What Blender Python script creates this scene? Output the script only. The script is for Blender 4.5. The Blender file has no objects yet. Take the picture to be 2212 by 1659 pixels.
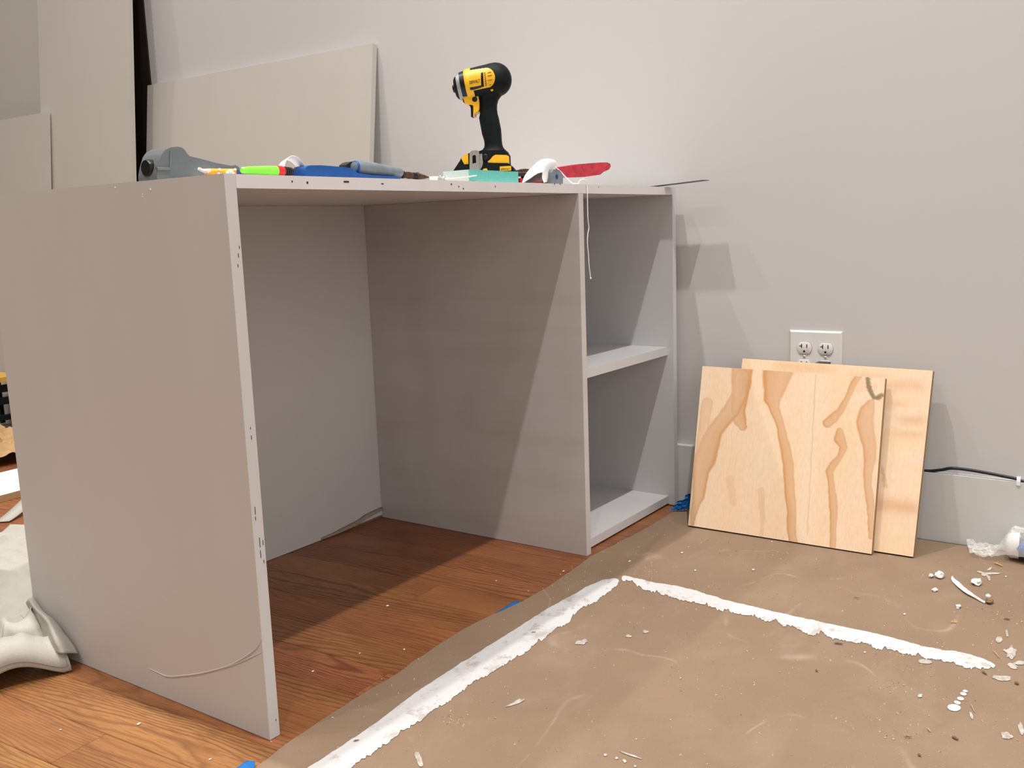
import bpy, bmesh, math, random
from mathutils import Vector, Matrix, Euler, noise
random.seed(7)
scene = bpy.context.scene
COL = scene.collection

# ------------------------------------------------------------------ camera
CAM = Vector((-0.80315443, -1.00041029, 0.68958231))
RX = Vector((0.573119649, -0.818730830, -0.034838142))      # image right
RY = Vector((-0.151958630, -0.064404678, -0.986286273))     # image down
RZ = Vector((0.805259239, 0.570553999, -0.161324802))       # into the room
FPX = 2074.69
cam_data = bpy.data.cameras.new('camera')
cam_data.sensor_width = 36.0
cam_data.lens = FPX / 2212 * 36.0
cam_data.clip_start = 0.02
cam = bpy.data.objects.new('camera', cam_data)
m3 = Matrix((RX, -RY, -RZ)).transposed()
cam.matrix_world = Matrix.Translation(CAM) @ m3.to_4x4()
COL.objects.link(cam)
scene.camera = cam


def at(u, v, ax, val):
    """photo pixel -> point of the room on the plane axis=val"""
    d = RX * ((u - 1106) / FPX) + RY * ((v - 829.5) / FPX) + RZ
    return CAM + d * ((val - CAM[ax]) / d[ax])


def fl(u, v, z=0.0):
    return at(u, v, 2, z)


# ------------------------------------------------------------------ light
scene.view_settings.view_transform = 'Standard'
scene.view_settings.look = 'None'
scene.view_settings.gamma = 1.0
scene.view_settings.use_curve_mapping = False
scene.view_settings.exposure = 0.0

world = bpy.data.worlds.new('world')
world.use_nodes = True
world.node_tree.nodes['Background'].inputs[0].default_value = (1.0, 0.93, 0.85, 1)
world.node_tree.nodes['Background'].inputs[1].default_value = 0.05
scene.world = world

ZL = 4.17
LIGHTS = [  # x, y, watts : two rows of ceiling cans in a high room
    (0.157, -1.08, 360), (0.157, 0.53, 265), (0.157, 1.62, 140), (0.157, 3.10, 90),
    (-1.50, -1.08, 120), (-1.50, 0.53, 130), (-1.50, 1.62, 130), (-1.50, 3.10, 70),
]
for x, y, w in LIGHTS:
    ld = bpy.data.lights.new('ceiling_can', 'SPOT')
    ld.energy = w
    ld.color = (1.0, 0.965, 0.945) if x > 0 else (1.0, 0.94, 0.84)
    ld.shadow_soft_size = 0.035
    ld.spot_size = math.radians(96)
    ld.spot_blend = 0.85
    lo = bpy.data.objects.new('ceiling_can', ld)
    lo.location = (x, y, ZL)
    COL.objects.link(lo)
# added soft fill lamp under the whole ceiling, standing for its bounce
ld = bpy.data.lights.new('ceiling_fill', 'AREA')
ld.shape = 'RECTANGLE'
ld.size, ld.size_y = 4.7, 8.2
ld.energy = 66
ld.color = (1.0, 0.975, 0.96)
lo = bpy.data.objects.new('ceiling_fill', ld)
lo.location = (-1.09, 0.8, 4.18)
COL.objects.link(lo)
# added fill lamp on the wall behind the camera, brightens the interior
ld = bpy.data.lights.new('room_fill', 'AREA')
ld.shape = 'RECTANGLE'
ld.size, ld.size_y = 4.5, 2.8
ld.energy = 50
ld.color = (1.0, 0.98, 0.965)
lo = bpy.data.objects.new('room_fill', ld)
lo.location = (-1.1, -3.36, 1.7)
lo.rotation_euler = (math.radians(90), 0, 0)
COL.objects.link(lo)


# ------------------------------------------------------------------ helpers
def thing(name, label, cat, loc=(0, 0, 0), rz=0.0, group=None):
    o = bpy.data.objects.new(name, None)
    o.empty_display_size = 0.05
    o.location = loc
    o.rotation_euler = (0, 0, rz)
    COL.objects.link(o)
    o['label'] = label
    o['category'] = cat
    if group:
        o['group'] = group
    return o


def tag(o, label, cat, group=None):
    o['label'] = label
    o['category'] = cat
    if group:
        o['group'] = group
    return o


def obj(name, bm, mat, parent=None, smooth=None, loc=None, rot=None):
    me = bpy.data.meshes.new(name)
    bmesh.ops.recalc_face_normals(bm, faces=bm.faces[:])
    bm.to_mesh(me)
    bm.free()
    for mm in (mat if isinstance(mat, (list, tuple)) else [mat]):
        me.materials.append(mm)
    if smooth is not None:
        for p in me.polygons:
            p.use_smooth = True
        me.set_sharp_from_angle(angle=math.radians(smooth))
    o = bpy.data.objects.new(name, me)
    COL.objects.link(o)
    if parent:
        o.parent = parent
    if loc is not None:
        o.location = loc
    if rot is not None:
        o.rotation_euler = rot
    return o


def bm_new():
    return bmesh.new()


def bevel(bm, w, seg=1, ang=30):
    es = [e for e in bm.edges if len(e.link_faces) == 2 and e.calc_face_angle(0) > math.radians(ang)]
    if es and w > 0:
        bmesh.ops.bevel(bm, geom=es, offset=w, segments=seg, affect='EDGES', profile=0.5)
    return bm


def add_box(bm, x0, x1, y0, y1, z0, z1, mi=0):
    vs = [bm.verts.new(p) for p in ((x0, y0, z0), (x1, y0, z0), (x1, y1, z0), (x0, y1, z0),
                                    (x0, y0, z1), (x1, y0, z1), (x1, y1, z1), (x0, y1, z1))]
    for f in ((0, 3, 2, 1), (4, 5, 6, 7), (0, 1, 5, 4), (1, 2, 6, 5), (2, 3, 7, 6), (3, 0, 4, 7)):
        fc = bm.faces.new([vs[i] for i in f])
        fc.material_index = mi
    return bm


def box(x0, x1, y0, y1, z0, z1, bw=0.0, seg=1):
    return bevel(add_box(bm_new(), x0, x1, y0, y1, z0, z1), bw, seg)


def hexa(c8):
    """8 corners: bottom 4 then top 4"""
    bm = bm_new()
    vs = [bm.verts.new(p) for p in c8]
    for f in ((0, 3, 2, 1), (4, 5, 6, 7), (0, 1, 5, 4), (1, 2, 6, 5), (2, 3, 7, 6), (3, 0, 4, 7)):
        bm.faces.new([vs[i] for i in f])
    return bm


def add_rings(bm, rings, cap=True, closed=True):
    """loft a list of equal length vertex loops"""
    V = [[bm.verts.new(p) for p in r] for r in rings]
    n = len(V[0])
    for a, b in zip(V[:-1], V[1:]):
        for i in range(n if closed else n - 1):
            j = (i + 1) % n
            bm.faces.new((a[i], a[j], b[j], b[i]))
    if cap and closed:
        bm.faces.new(V[0][::-1])
        bm.faces.new(V[-1])
    return bm


def add_tube(bm, pts, r, n=10, cap=True):
    pts = [Vector(p) for p in pts]
    rs = r if isinstance(r, (list, tuple)) else [r] * len(pts)
    rings = []
    up = Vector((0.13, 0.21, 0.97)).normalized()
    for i, p in enumerate(pts):
        t = (pts[min(i + 1, len(pts) - 1)] - pts[max(i - 1, 0)])
        t.normalize()
        if abs(t.dot(up)) > 0.95:
            up = Vector((0.9, 0.3, 0.1)).normalized()
        a = t.cross(up).normalized()
        b = t.cross(a).normalized()
        rings.append([p + (a * math.cos(k * 2 * math.pi / n) + b * math.sin(k * 2 * math.pi / n)) * rs[i] for k in range(n)])
    return add_rings(bm, rings, cap)


def tube(pts, r, n=10):
    return add_tube(bm_new(), pts, r, n)


def spline(pts, k=8):
    """Catmull-Rom through the points"""
    P = [Vector(p) for p in pts]
    P = [P[0] * 2 - P[1]] + P + [P[-1] * 2 - P[-2]]
    out = []
    for i in range(1, len(P) - 2):
        for s in range(k):
            t = s / k
            a, b, c, d = P[i - 1], P[i], P[i + 1], P[i + 2]
            out.append(0.5 * ((2 * b) + (c - a) * t + (2 * a - 5 * b + 4 * c - d) * t * t + (3 * b - a - 3 * c + d) * t ** 3))
    out.append(P[-2])
    return out


def lathe(prof, n=32, org=(0, 0, 0), axis=(1, 0, 0), up=(0, 0, 1)):
    """prof: (t, r) along axis"""
    ax = Vector(axis).normalized()
    b = Vector(up)
    b = (b - ax * b.dot(ax)).normalized()
    c = ax.cross(b)
    o = Vector(org)
    rings = [[o + ax * t + (b * math.cos(2 * math.pi * k / n) + c * math.sin(2 * math.pi * k / n)) * max(r, 1e-5) for k in range(n)] for t, r in prof]
    return add_rings(bm_new(), rings)


def prism(pts, y0, y1, bw=0.0, seg=2, ang=30):
    """polygon in local x-z, extruded along y"""
    bm = bm_new()
    a = [bm.verts.new((x, y0, z)) for x, z in pts]
    b = [bm.verts.new((x, y1, z)) for x, z in pts]
    n = len(pts)
    bm.faces.new(a)
    bm.faces.new(b[::-1])
    for i in range(n):
        j = (i + 1) % n
        bm.faces.new((a[i], b[i], b[j], a[j]))
    if bw:
        es = [e for e in bm.edges if len(e.link_faces) == 2 and e.calc_face_angle(0) > math.radians(ang)]
        bmesh.ops.bevel(bm, geom=es, offset=bw, segments=seg, affect='EDGES', profile=0.5)
    return bm


def fbm(x, y, z=0.0, oct=3):
    s, a, f = 0.0, 1.0, 1.0
    for _ in range(oct):
        s += a * noise.noise(Vector((x * f, y * f, z + f)))
        a *= 0.5
        f *= 2.0
    return s


# ------------------------------------------------------------------ materials
class N:
    """tiny node-graph helper"""

    def __init__(s, name):
        s.m = bpy.data.materials.new(name)
        s.m.use_nodes = True
        s.t = s.m.node_tree
        s.b = s.t.nodes['Principled BSDF']

    def n(s, typ, **kw):
        nd = s.t.nodes.new(typ)
        for k, v in kw.items():
            setattr(nd, k, v)
        return nd

    def l(s, a, b):
        s.t.links.new(a, b)

    def set(s, nd, **kw):
        for k, v in kw.items():
            sock = nd.inputs[k.replace('_', ' ')]
            if hasattr(v, 'is_output'):
                s.l(v, sock)
            else:
                sock.default_value = v
        return nd

    def coord(s, scale=(1, 1, 1), kind='Object', loc=(0, 0, 0), rot=(0, 0, 0)):
        tc = s.n('ShaderNodeTexCoord')
        mp = s.n('ShaderNodeMapping')
        s.l(tc.outputs[kind], mp.inputs['Vector'])
        mp.inputs['Scale'].default_value = scale
        mp.inputs['Location'].default_value = loc
        mp.inputs['Rotation'].default_value = rot
        return mp.outputs[0]

    def noise(s, vec, scale=5, detail=3, rough=0.5, dist=0.0):
        nd = s.n('ShaderNodeTexNoise')
        s.l(vec, nd.inputs['Vector'])
        nd.inputs['Scale'].default_value = scale
        nd.inputs['Detail'].default_value = detail
        nd.inputs['Roughness'].default_value = rough
        nd.inputs['Distortion'].default_value = dist
        return nd.outputs['Fac']

    def ramp(s, fac, stops, interp='LINEAR'):
        nd = s.n('ShaderNodeValToRGB')
        nd.color_ramp.interpolation = interp
        el = nd.color_ramp.elements
        while len(el) < len(stops):
            el.new(0.5)
        for e, (p, c) in zip(el, stops):
            e.position = p
            e.color = c if len(c) == 4 else (*c, 1)
        s.l(fac, nd.inputs[0])
        return nd.outputs[0]

    def mix(s, fac, a, b, mode='MIX'):
        nd = s.n('ShaderNodeMix', data_type='RGBA', blend_type=mode)
        for sock, v in ((nd.inputs[0], fac), (nd.inputs[6], a), (nd.inputs[7], b)):
            if hasattr(v, 'is_output'):
                s.l(v, sock)
            else:
                sock.default_value = v if not isinstance(v, tuple) or len(v) == 4 else (*v, 1)
        return nd.outputs[2]

    def math(s, op, a, b=0.0):
        nd = s.n('ShaderNodeMath', operation=op)
        for sock, v in zip(nd.inputs, (a, b)):
            if hasattr(v, 'is_output'):
                s.l(v, sock)
            else:
                sock.default_value = v
        return nd.outputs[0]

    def bump(s, h, strength=0.2, dist=0.001):
        nd = s.n('ShaderNodeBump')
        nd.inputs['Strength'].default_value = strength
        nd.inputs['Distance'].default_value = dist
        s.l(h, nd.inputs['Height'])
        s.l(nd.outputs[0], s.b.inputs['Normal'])

    def out(s, col=None, rough=0.5, spec=0.5, metal=0.0):
        if col is not None:
            if hasattr(col, 'is_output'):
                s.l(col, s.b.inputs['Base Color'])
            else:
                s.b.inputs['Base Color'].default_value = (*col, 1) if len(col) == 3 else col
        if hasattr(rough, 'is_output'):
            s.l(rough, s.b.inputs['Roughness'])
        else:
            s.b.inputs['Roughness'].default_value = rough
        s.b.inputs['Specular IOR Level'].default_value = spec
        s.b.inputs['Metallic'].default_value = metal
        return s.m


def plain(name, col, rough=0.5, spec=0.4, metal=0.0, var=0.12, scale=60, bump=0.0):
    g = N(name)
    v = g.coord()
    f = g.noise(v, scale, 3)
    d = tuple(c * (1 - var) for c in col)
    e = tuple(min(1, c * (1 + var)) for c in col)
    c = g.ramp(f, [(0.3, d), (0.7, e)])
    if bump:
        g.bump(f, bump, 0.001)
    return g.out(c, rough, spec, metal)


def m_wall():
    g = N('wall_paint')
    v = g.coord()
    f = g.noise(v, 1.3, 3)
    c = g.ramp(f, [(0.3, (0.565, 0.556, 0.545)), (0.7, (0.585, 0.575, 0.565))])
    g.bump(g.noise(v, 260, 2), 0.06, 0.001)
    return g.out(c, 0.55, 0.25)


def m_primer(name, base, stain, amt, grain=(40, 40, 2.5)):
    """brushed white primer over plywood; the wood shows faintly through"""
    g = N(name)
    v = g.coord(grain)
    f = g.noise(v, 1.0, 4, 0.55, 0.6)
    v2 = g.coord((4, 4, 2.0), loc=(3, 1, 2))
    f2 = g.noise(v2, 1.4, 3, 0.5, 0.5)
    k = g.math('MULTIPLY', g.ramp(f, [(0.42, (0, 0, 0)), (0.75, (1, 1, 1))]), amt)
    k2 = g.math('MULTIPLY', g.ramp(f2, [(0.45, (0, 0, 0)), (0.7, (1, 1, 1))]), amt)
    c = g.mix(g.math('ADD', k, k2), base, stain)
    g.bump(g.noise(g.coord((300, 300, 18)), 1.0, 3), 0.12, 0.0008)
    return g.out(c, 0.42, 0.35)


def m_oak():
    g = N('oak_boards')
    info = g.n('ShaderNodeObjectInfo')
    tc = g.n('ShaderNodeTexCoord')
    rnd = info.outputs['Random']
    off = g.n('ShaderNodeCombineXYZ')
    g.l(g.math('MULTIPLY', rnd, 13.7), off.inputs[0])
    g.l(g.math('MULTIPLY', rnd, 91.3), off.inputs[1])
    g.l(g.math('MULTIPLY', rnd, 37.1), off.inputs[2])
    add = g.n('ShaderNodeVectorMath', operation='ADD')
    g.l(tc.outputs['Object'], add.inputs[0])
    g.l(off.outputs[0], add.inputs[1])

    def scaled(vec, s):
        nd = g.n('ShaderNodeVectorMath', operation='MULTIPLY')
        g.l(vec, nd.inputs[0])
        nd.inputs[1].default_value = s
        return nd.outputs[0]

    P = add.outputs[0]
    warp = g.noise(scaled(P, (6.0, 1.15, 1)), 1.0, 1.5, 0.4)
    warp2 = g.noise(scaled(P, (30.0, 9.0, 1)), 1.0, 2, 0.5)
    sep = g.n('ShaderNodeSeparateXYZ')
    g.l(P, sep.inputs[0])
    # growth-ring field: steep across the board, slow along it, bent into cathedrals by the warp
    a = g.math('MULTIPLY', sep.outputs[0], 105.0)
    b = g.math('MULTIPLY', warp, 26.0)
    c_ = g.math('MULTIPLY', warp2, 1.5)
    ph = g.math('ADD', g.math('ADD', a, b), c_)
    saw = g.math('FRACT', ph)
    ring = g.ramp(saw, [(0.0, (0.35,) * 3), (0.22, (0.95,) * 3), (0.68, (0.95,) * 3), (0.90, (0.18,) * 3), (1.0, (0.35,) * 3)])
    pores = g.noise(scaled(P, (380, 22, 1)), 1.0, 2, 0.6)
    pores = g.ramp(pores, [(0.36, (0,) * 3), (0.52, (1,) * 3)])
    blot = g.noise(scaled(P, (14, 3.5, 1)), 1.0, 3)
    light = g.ramp(blot, [(0.3, (0.255, 0.104, 0.036)), (0.7, (0.365, 0.158, 0.057))])
    dark = (0.105, 0.030, 0.011, 1)
    k = g.math('MULTIPLY', ring, g.math('ADD', g.math('MULTIPLY', pores, 0.62), 0.38))
    amp = g.ramp(g.noise(scaled(P, (9, 1.6, 1)), 1.0, 2, 0.5), [(0.30, (0.30,) * 3), (0.65, (0.92,) * 3)])
    k = g.math('SUBTRACT', 1.0, g.math('MULTIPLY', g.math('SUBTRACT', 1.0, k), amp))
    c = g.mix(k, dark, light)
    tone = g.n('ShaderNodeHueSaturation')
    tone.inputs['Saturation'].default_value = 1.0
    g.l(g.math('ADD', g.math('MULTIPLY', rnd, 0.16), 0.92), tone.inputs['Value'])
    g.l(g.math('ADD', g.math('MULTIPLY', rnd, 0.014), 0.493), tone.inputs['Hue'])
    # per-board tint: random tone plus the hue of the light painted in
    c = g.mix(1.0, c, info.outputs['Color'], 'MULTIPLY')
    g.l(c, tone.inputs['Color'])
    g.bump(k, 0.12, 0.0006)
    return g.out(tone.outputs[0], g.ramp(k, [(0, (0.50,) * 3), (1, (0.38,) * 3)]), 0.4)


def m_kraft():
    g = N('kraft_paper')
    v = g.coord()
    f = g.noise(v, 3.0, 4, 0.55)
    base = g.ramp(f, [(0.3, (0.228, 0.157, 0.104)), (0.72, (0.280, 0.194, 0.130))])
    # drywall dust: broad haze, swept streaks and fine specks
    d1 = g.ramp(g.noise(g.coord((5, 9, 5), rot=(0, 0, 0.5)), 1.0, 5, 0.62, 0.4), [(0.52, (0,) * 3), (0.76, (0.34,) * 3)])
    # thin swept dust lines: narrow band around a contour of a warped noise, broken up by another one
    ln = g.noise(g.coord((2.6, 4.2, 5), rot=(0, 0, 0.8), loc=(1.3, 0.4, 0)), 1.0, 1.5, 0.4, 0.1)
    ln = g.math('ABSOLUTE', g.math('SUBTRACT', ln, 0.5))
    ln = g.ramp(ln, [(0.0, (1,) * 3), (0.009, (0,) * 3)])
    brk = g.ramp(g.noise(g.coord((9, 9, 9), loc=(4, 2, 0)), 1.0, 4, 0.65), [(0.50, (0,) * 3), (0.74, (0.55,) * 3)])
    d2 = g.math('MULTIPLY', ln, brk)
    d3 = g.ramp(g.noise(v, 420, 2, 0.5), [(0.66, (0,) * 3), (0.78, (0.45,) * 3)])
    c = g.mix(d1, base, (0.36, 0.285, 0.21))
    c = g.mix(d2, c, (0.50, 0.42, 0.33))
    c = g.mix(d3, c, (0.50, 0.42, 0.32))
    h = g.math('ADD', g.noise(g.coord((6, 6, 6)), 1.0, 4, 0.55, 0.3), g.math('MULTIPLY', g.noise(v, 500, 2), 0.05))
    g.bump(h, 0.35, 0.006)
    return g.out(c, 0.72, 0.25)


def m_paint_on_paper():
    g = N('dried_white_paint')
    f = g.noise(g.coord((16, 16, 16)), 1.0, 5, 0.62, 0.8)
    f2 = g.noise(g.coord((90, 90, 90)), 1.0, 3, 0.6)
    k = g.ramp(g.math('ADD', g.math('MULTIPLY', f, 0.75), g.math('MULTIPLY', f2, 0.25)), [(0.53, (0,) * 3), (0.62, (0.75,) * 3)])
    c = g.mix(k, (0.63, 0.628, 0.63), (0.40, 0.355, 0.325))
    g.bump(f2, 0.25, 0.001)
    return g.out(c, 0.6, 0.3)


def m_ply_face():
    g = N('pine_plywood_face')
    at_ = g.n('ShaderNodeAttribute', attribute_name='grain')
    fine = g.noise(g.coord((220, 220, 9)), 1.0, 3, 0.6)
    c = g.mix(g.ramp(fine, [(0.35, (0,) * 3), (0.75, (0.22,) * 3)]), at_.outputs['Color'], (0.55, 0.34, 0.17))
    g.bump(fine, 0.1, 0.0006)
    return g.out(c, 0.5, 0.3)


def m_ply_edge():
    g = N('plywood_edge_plies')
    at_ = g.n('ShaderNodeAttribute', attribute_name='ply')
    c = g.ramp(at_.outputs['Fac'], [(0.0, (0.45, 0.30, 0.17)), (0.24, (0.42, 0.27, 0.15)), (0.27, (0.15, 0.085, 0.045)),
                                     (0.40, (0.20, 0.12, 0.065)), (0.43, (0.46, 0.31, 0.18)), (0.60, (0.42, 0.28, 0.16)),
                                     (0.63, (0.16, 0.09, 0.05)), (0.78, (0.22, 0.13, 0.07)), (0.81, (0.45, 0.31, 0.18))])
    return g.out(c, 0.7, 0.2)


M = {}
M['wall'] = m_wall()
M['gap_shade_panel'] = plain('gap_shade_dark', (0.020, 0.013, 0.011), 0.6, 0.2, var=0.25, scale=6)  # near-black colour that paints the deep shade of the gap
M['ceiling'] = plain('ceiling_paint', (0.70, 0.66, 0.62), 0.7, 0.2, var=0.02, scale=3)
M['trim'] = plain('trim_paint', (0.60, 0.61, 0.595), 0.38, 0.4, var=0.02, scale=8)
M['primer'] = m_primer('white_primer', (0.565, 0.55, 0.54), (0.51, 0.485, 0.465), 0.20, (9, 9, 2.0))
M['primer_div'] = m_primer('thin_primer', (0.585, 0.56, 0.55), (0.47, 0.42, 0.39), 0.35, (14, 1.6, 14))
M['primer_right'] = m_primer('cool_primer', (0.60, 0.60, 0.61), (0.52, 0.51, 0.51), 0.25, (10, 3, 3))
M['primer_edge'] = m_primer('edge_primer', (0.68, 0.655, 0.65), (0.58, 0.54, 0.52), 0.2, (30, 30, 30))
M['sheet'] = m_primer('primed_sheet', (0.52, 0.505, 0.455), (0.475, 0.455, 0.405), 0.25, (10, 3, 3))
M['oak'] = m_oak()
M['subfloor'] = plain('subfloor_wood', (0.10, 0.045, 0.02), 0.8, 0.1, var=0.2, scale=20)
M['kraft'] = m_kraft()
M['paint'] = m_paint_on_paper()
M['ply'] = m_ply_face()
M['ply_edge'] = m_ply_edge()
M['hole'] = plain('dark_mark', (0.05, 0.045, 0.045), 0.8, 0.1)
M['black'] = plain('black_rubber', (0.0025, 0.0045, 0.0055), 0.6, 0.18, var=0.2, scale=90, bump=0.05)
M['black_gloss'] = plain('black_plastic', (0.003, 0.005, 0.006), 0.35, 0.3, var=0.15)
M['yellow'] = plain('yellow_plastic', (0.80, 0.42, 0.012), 0.38, 0.45, var=0.05)
M['yellow_dark'] = plain('yellow_vent_groove', (0.34, 0.15, 0.008), 0.6, 0.3, var=0.1)
M['alu'] = plain('grey_nose_metal', (0.30, 0.315, 0.32), 0.42, 0.5, 0.35, var=0.08)
M['steel'] = plain('brushed_steel', (0.50, 0.47, 0.43), 0.32, 0.5, 0.85, var=0.1, scale=200)
M['ruler'] = plain('blued_steel', (0.060, 0.085, 0.115), 0.42, 0.5, 0.6, var=0.1, scale=120)
M['grey_tool'] = plain('grey_metallic_plastic', (0.135, 0.150, 0.162), 0.20, 0.7, 0.15, var=0.05, scale=40)
M['orange'] = plain('orange_lacquer', (0.83, 0.36, 0.02), 0.4, 0.4, var=0.06)
M['white'] = plain('bright_white', (0.86, 0.85, 0.84), 0.55, 0.35, var=0.03)
M['crumb'] = plain('plaster_white', (0.72, 0.70, 0.66), 0.85, 0.15, var=0.08, scale=300, bump=0.3)
M['lime'] = plain('lime_plastic', (0.23, 0.78, 0.055), 0.32, 0.5, var=0.04)
M['red'] = plain('red_plastic', (0.62, 0.012, 0.02), 0.35, 0.5, var=0.1)
M['red_grip'] = plain('worn_red_grip', (0.44, 0.018, 0.035), 0.45, 0.4, var=0.35, scale=70)
M['blue_grip'] = plain('blue_grip', (0.003, 0.068, 0.27), 0.5, 0.4, var=0.12, scale=80)
M['blue_deep'] = plain('navy_plastic', (0.02, 0.03, 0.16), 0.4, 0.4)
M['grey_grip'] = plain('grey_grip', (0.155, 0.19, 0.205), 0.36, 0.45, var=0.18, scale=50)
M['rust'] = plain('rusty_iron', (0.085, 0.038, 0.018), 0.62, 0.4, 0.4, var=0.6, scale=160, bump=0.3)
M['dark_iron'] = plain('dark_iron', (0.035, 0.026, 0.024), 0.5, 0.5, 0.5, var=0.4, scale=160, bump=0.2)
M['teal'] = plain('turquoise_foam', (0.16, 0.56, 0.50), 0.75, 0.2, var=0.07, scale=240, bump=0.1)
M['mint'] = plain('pale_mint_side', (0.56, 0.66, 0.62), 0.7, 0.2, var=0.04, scale=200)
M['mask'] = plain('white_fabric', (0.84, 0.815, 0.80), 0.9, 0.1, var=0.03, scale=400, bump=0.15)
M['tape'] = plain('blue_painters_tape', (0.012, 0.145, 0.46), 0.6, 0.25, var=0.12, scale=120, bump=0.1)
M['canvas'] = plain('canvas_cloth', (0.43, 0.415, 0.37), 0.92, 0.1, var=0.06, scale=500, bump=0.12)
M['cable'] = plain('black_cable', (0.008, 0.010, 0.013), 0.4, 0.45, var=0.1)
M['outlet'] = plain('outlet_plastic', (0.70, 0.70, 0.69), 0.28, 0.5, var=0.01)
M['slot'] = plain('outlet_slot', (0.012, 0.012, 0.012), 0.7, 0.2)
M['chip'] = plain('pine_splinter', (0.62, 0.38, 0.17), 0.7, 0.2, var=0.15, scale=200)
M['dust'] = plain('pale_sawdust', (0.62, 0.46, 0.28), 0.8, 0.1, var=0.2, scale=200)
M['chip_dark'] = plain('dirty_splinter', (0.22, 0.15, 0.09), 0.8, 0.15, var=0.4, scale=300)
M['brown_paper'] = plain('crumpled_brown_paper', (0.45, 0.29, 0.14), 0.75, 0.2, var=0.12, scale=30)
M['thin_paint'] = plain('thin_wiped_paint', (0.46, 0.425, 0.38), 0.7, 0.2, var=0.28, scale=110)
M['tan'] = plain('torn_paper_backing', (0.30, 0.24, 0.19), 0.85, 0.1, var=0.15, scale=120)
M['ochre'] = plain('ochre_wood', (0.62, 0.36, 0.06), 0.5, 0.3, var=0.1, scale=40)
M['grey_cloth'] = plain('grey_cloth', (0.33, 0.32, 0.30), 0.9, 0.1, var=0.1, scale=60)


def m_film():
    g = N('clear_plastic_film')
    g.bump(g.noise(g.coord((60, 60, 60)), 1.0, 4, 0.6, 0.5), 0.5, 0.004)
    g.out((0.92, 0.93, 0.90), 0.18, 0.6)
    g.b.inputs['Alpha'].default_value = 0.30
    return g.m


M['film'] = m_film()


def m_clear():
    g = N('clear_plastic_bead')
    g.out((0.72, 0.78, 0.80), 0.12, 0.6)
    g.b.inputs['Transmission Weight'].default_value = 0.6
    return g.m


M['clear'] = m_clear()

# ------------------------------------------------------------------ room shell
XW = 1.321


def structure(name, bm, mat, parent=None):
    o = obj(name, bm, mat, parent)
    if parent is None:
        o['kind'] = 'structure'
    return o


structure('wall_right', box(XW, XW + 0.15, -3.4, 5.0, -0.012, 4.2), M['wall'])
structure('wall_left', box(-3.65, -3.5, -3.4, 5.0, -0.012, 4.2), M['wall'])
structure('wall_back', box(-3.5, XW, 5.0, 5.15, -0.012, 4.2), M['wall'])
structure('wall_front', box(-3.5, XW, -3.55, -3.4, -0.012, 4.2), M['wall'])
structure('ceiling', box(-3.65, XW + 0.15, -3.55, 5.15, 4.2, 4.3), M['ceiling'])
bm = box(XW - 0.018, XW, -3.4, 5.0, 0.001, 0.148, 0.0015)
structure('baseboard_right', bm, M['trim'])

# floor: a slab with oak boards laid almost square to the cabinet front
floor = structure('floor', box(-3.65, XW + 0.15, -3.55, 5.15, -0.10, -0.012), M['subfloor'])
PW = 0.0861
YAW = 0.055
cy, sy = math.cos(YAW), math.sin(YAW)
plank_mesh = {}


def plank_data(L):
    if L not in plank_mesh:
        w, e, z0, t = PW / 2, 0.0009, -0.0119, 0.0
        prof = [(-w + 0.0004, z0), (w - 0.0004, z0), (w - 0.0004, -e), (w - e - 0.0004, t), (-w + e + 0.0004, t), (-w + 0.0004, -e)]
        b = bm_new()
        add_rings(b, [[(x, -L / 2 + 0.0003, z) for x, z in prof], [(x, L / 2 - 0.0003, z) for x, z in prof]])
        bmesh.ops.recalc_face_normals(b, faces=b.faces[:])
        me = bpy.data.meshes.new('plank')
        b.to_mesh(me)
        b.free()
        me.materials.append(M['oak'])
        plank_mesh[L] = me
    return plank_mesh[L]


LENS = [0.6, 0.9, 1.2, 1.5]
rp = random.Random(21)
x_ref = -0.027 + 0.055 * 0.264   # a joint measured in the photograph
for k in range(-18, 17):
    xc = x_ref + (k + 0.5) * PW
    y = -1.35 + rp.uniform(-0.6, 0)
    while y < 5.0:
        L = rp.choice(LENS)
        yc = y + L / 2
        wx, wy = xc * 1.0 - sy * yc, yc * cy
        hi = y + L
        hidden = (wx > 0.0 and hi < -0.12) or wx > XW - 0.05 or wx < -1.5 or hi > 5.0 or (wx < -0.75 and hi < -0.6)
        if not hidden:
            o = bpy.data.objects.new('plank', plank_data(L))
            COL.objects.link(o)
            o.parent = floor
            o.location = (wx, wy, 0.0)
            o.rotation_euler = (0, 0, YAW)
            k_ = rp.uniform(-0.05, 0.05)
            o.color = (1.02 + k_, 1.14 + k_, 1.12 + k_, 1) if k < 0 else (0.95 + k_, 0.86 + k_, 0.86 + k_, 1)  # light's hue painted in: ochre outside the cabinet, redder inside; random tone each
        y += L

# ------------------------------------------------------------------ cabinet
W, DV, D, H, T = 1.2995, 0.8587, 0.5948, 0.7685, 0.018
cab = thing('cabinet', 'white-primed plywood desk cabinet, open in front, with two shelf bays at its right end', 'cabinet', (0, 0, 0))
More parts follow.
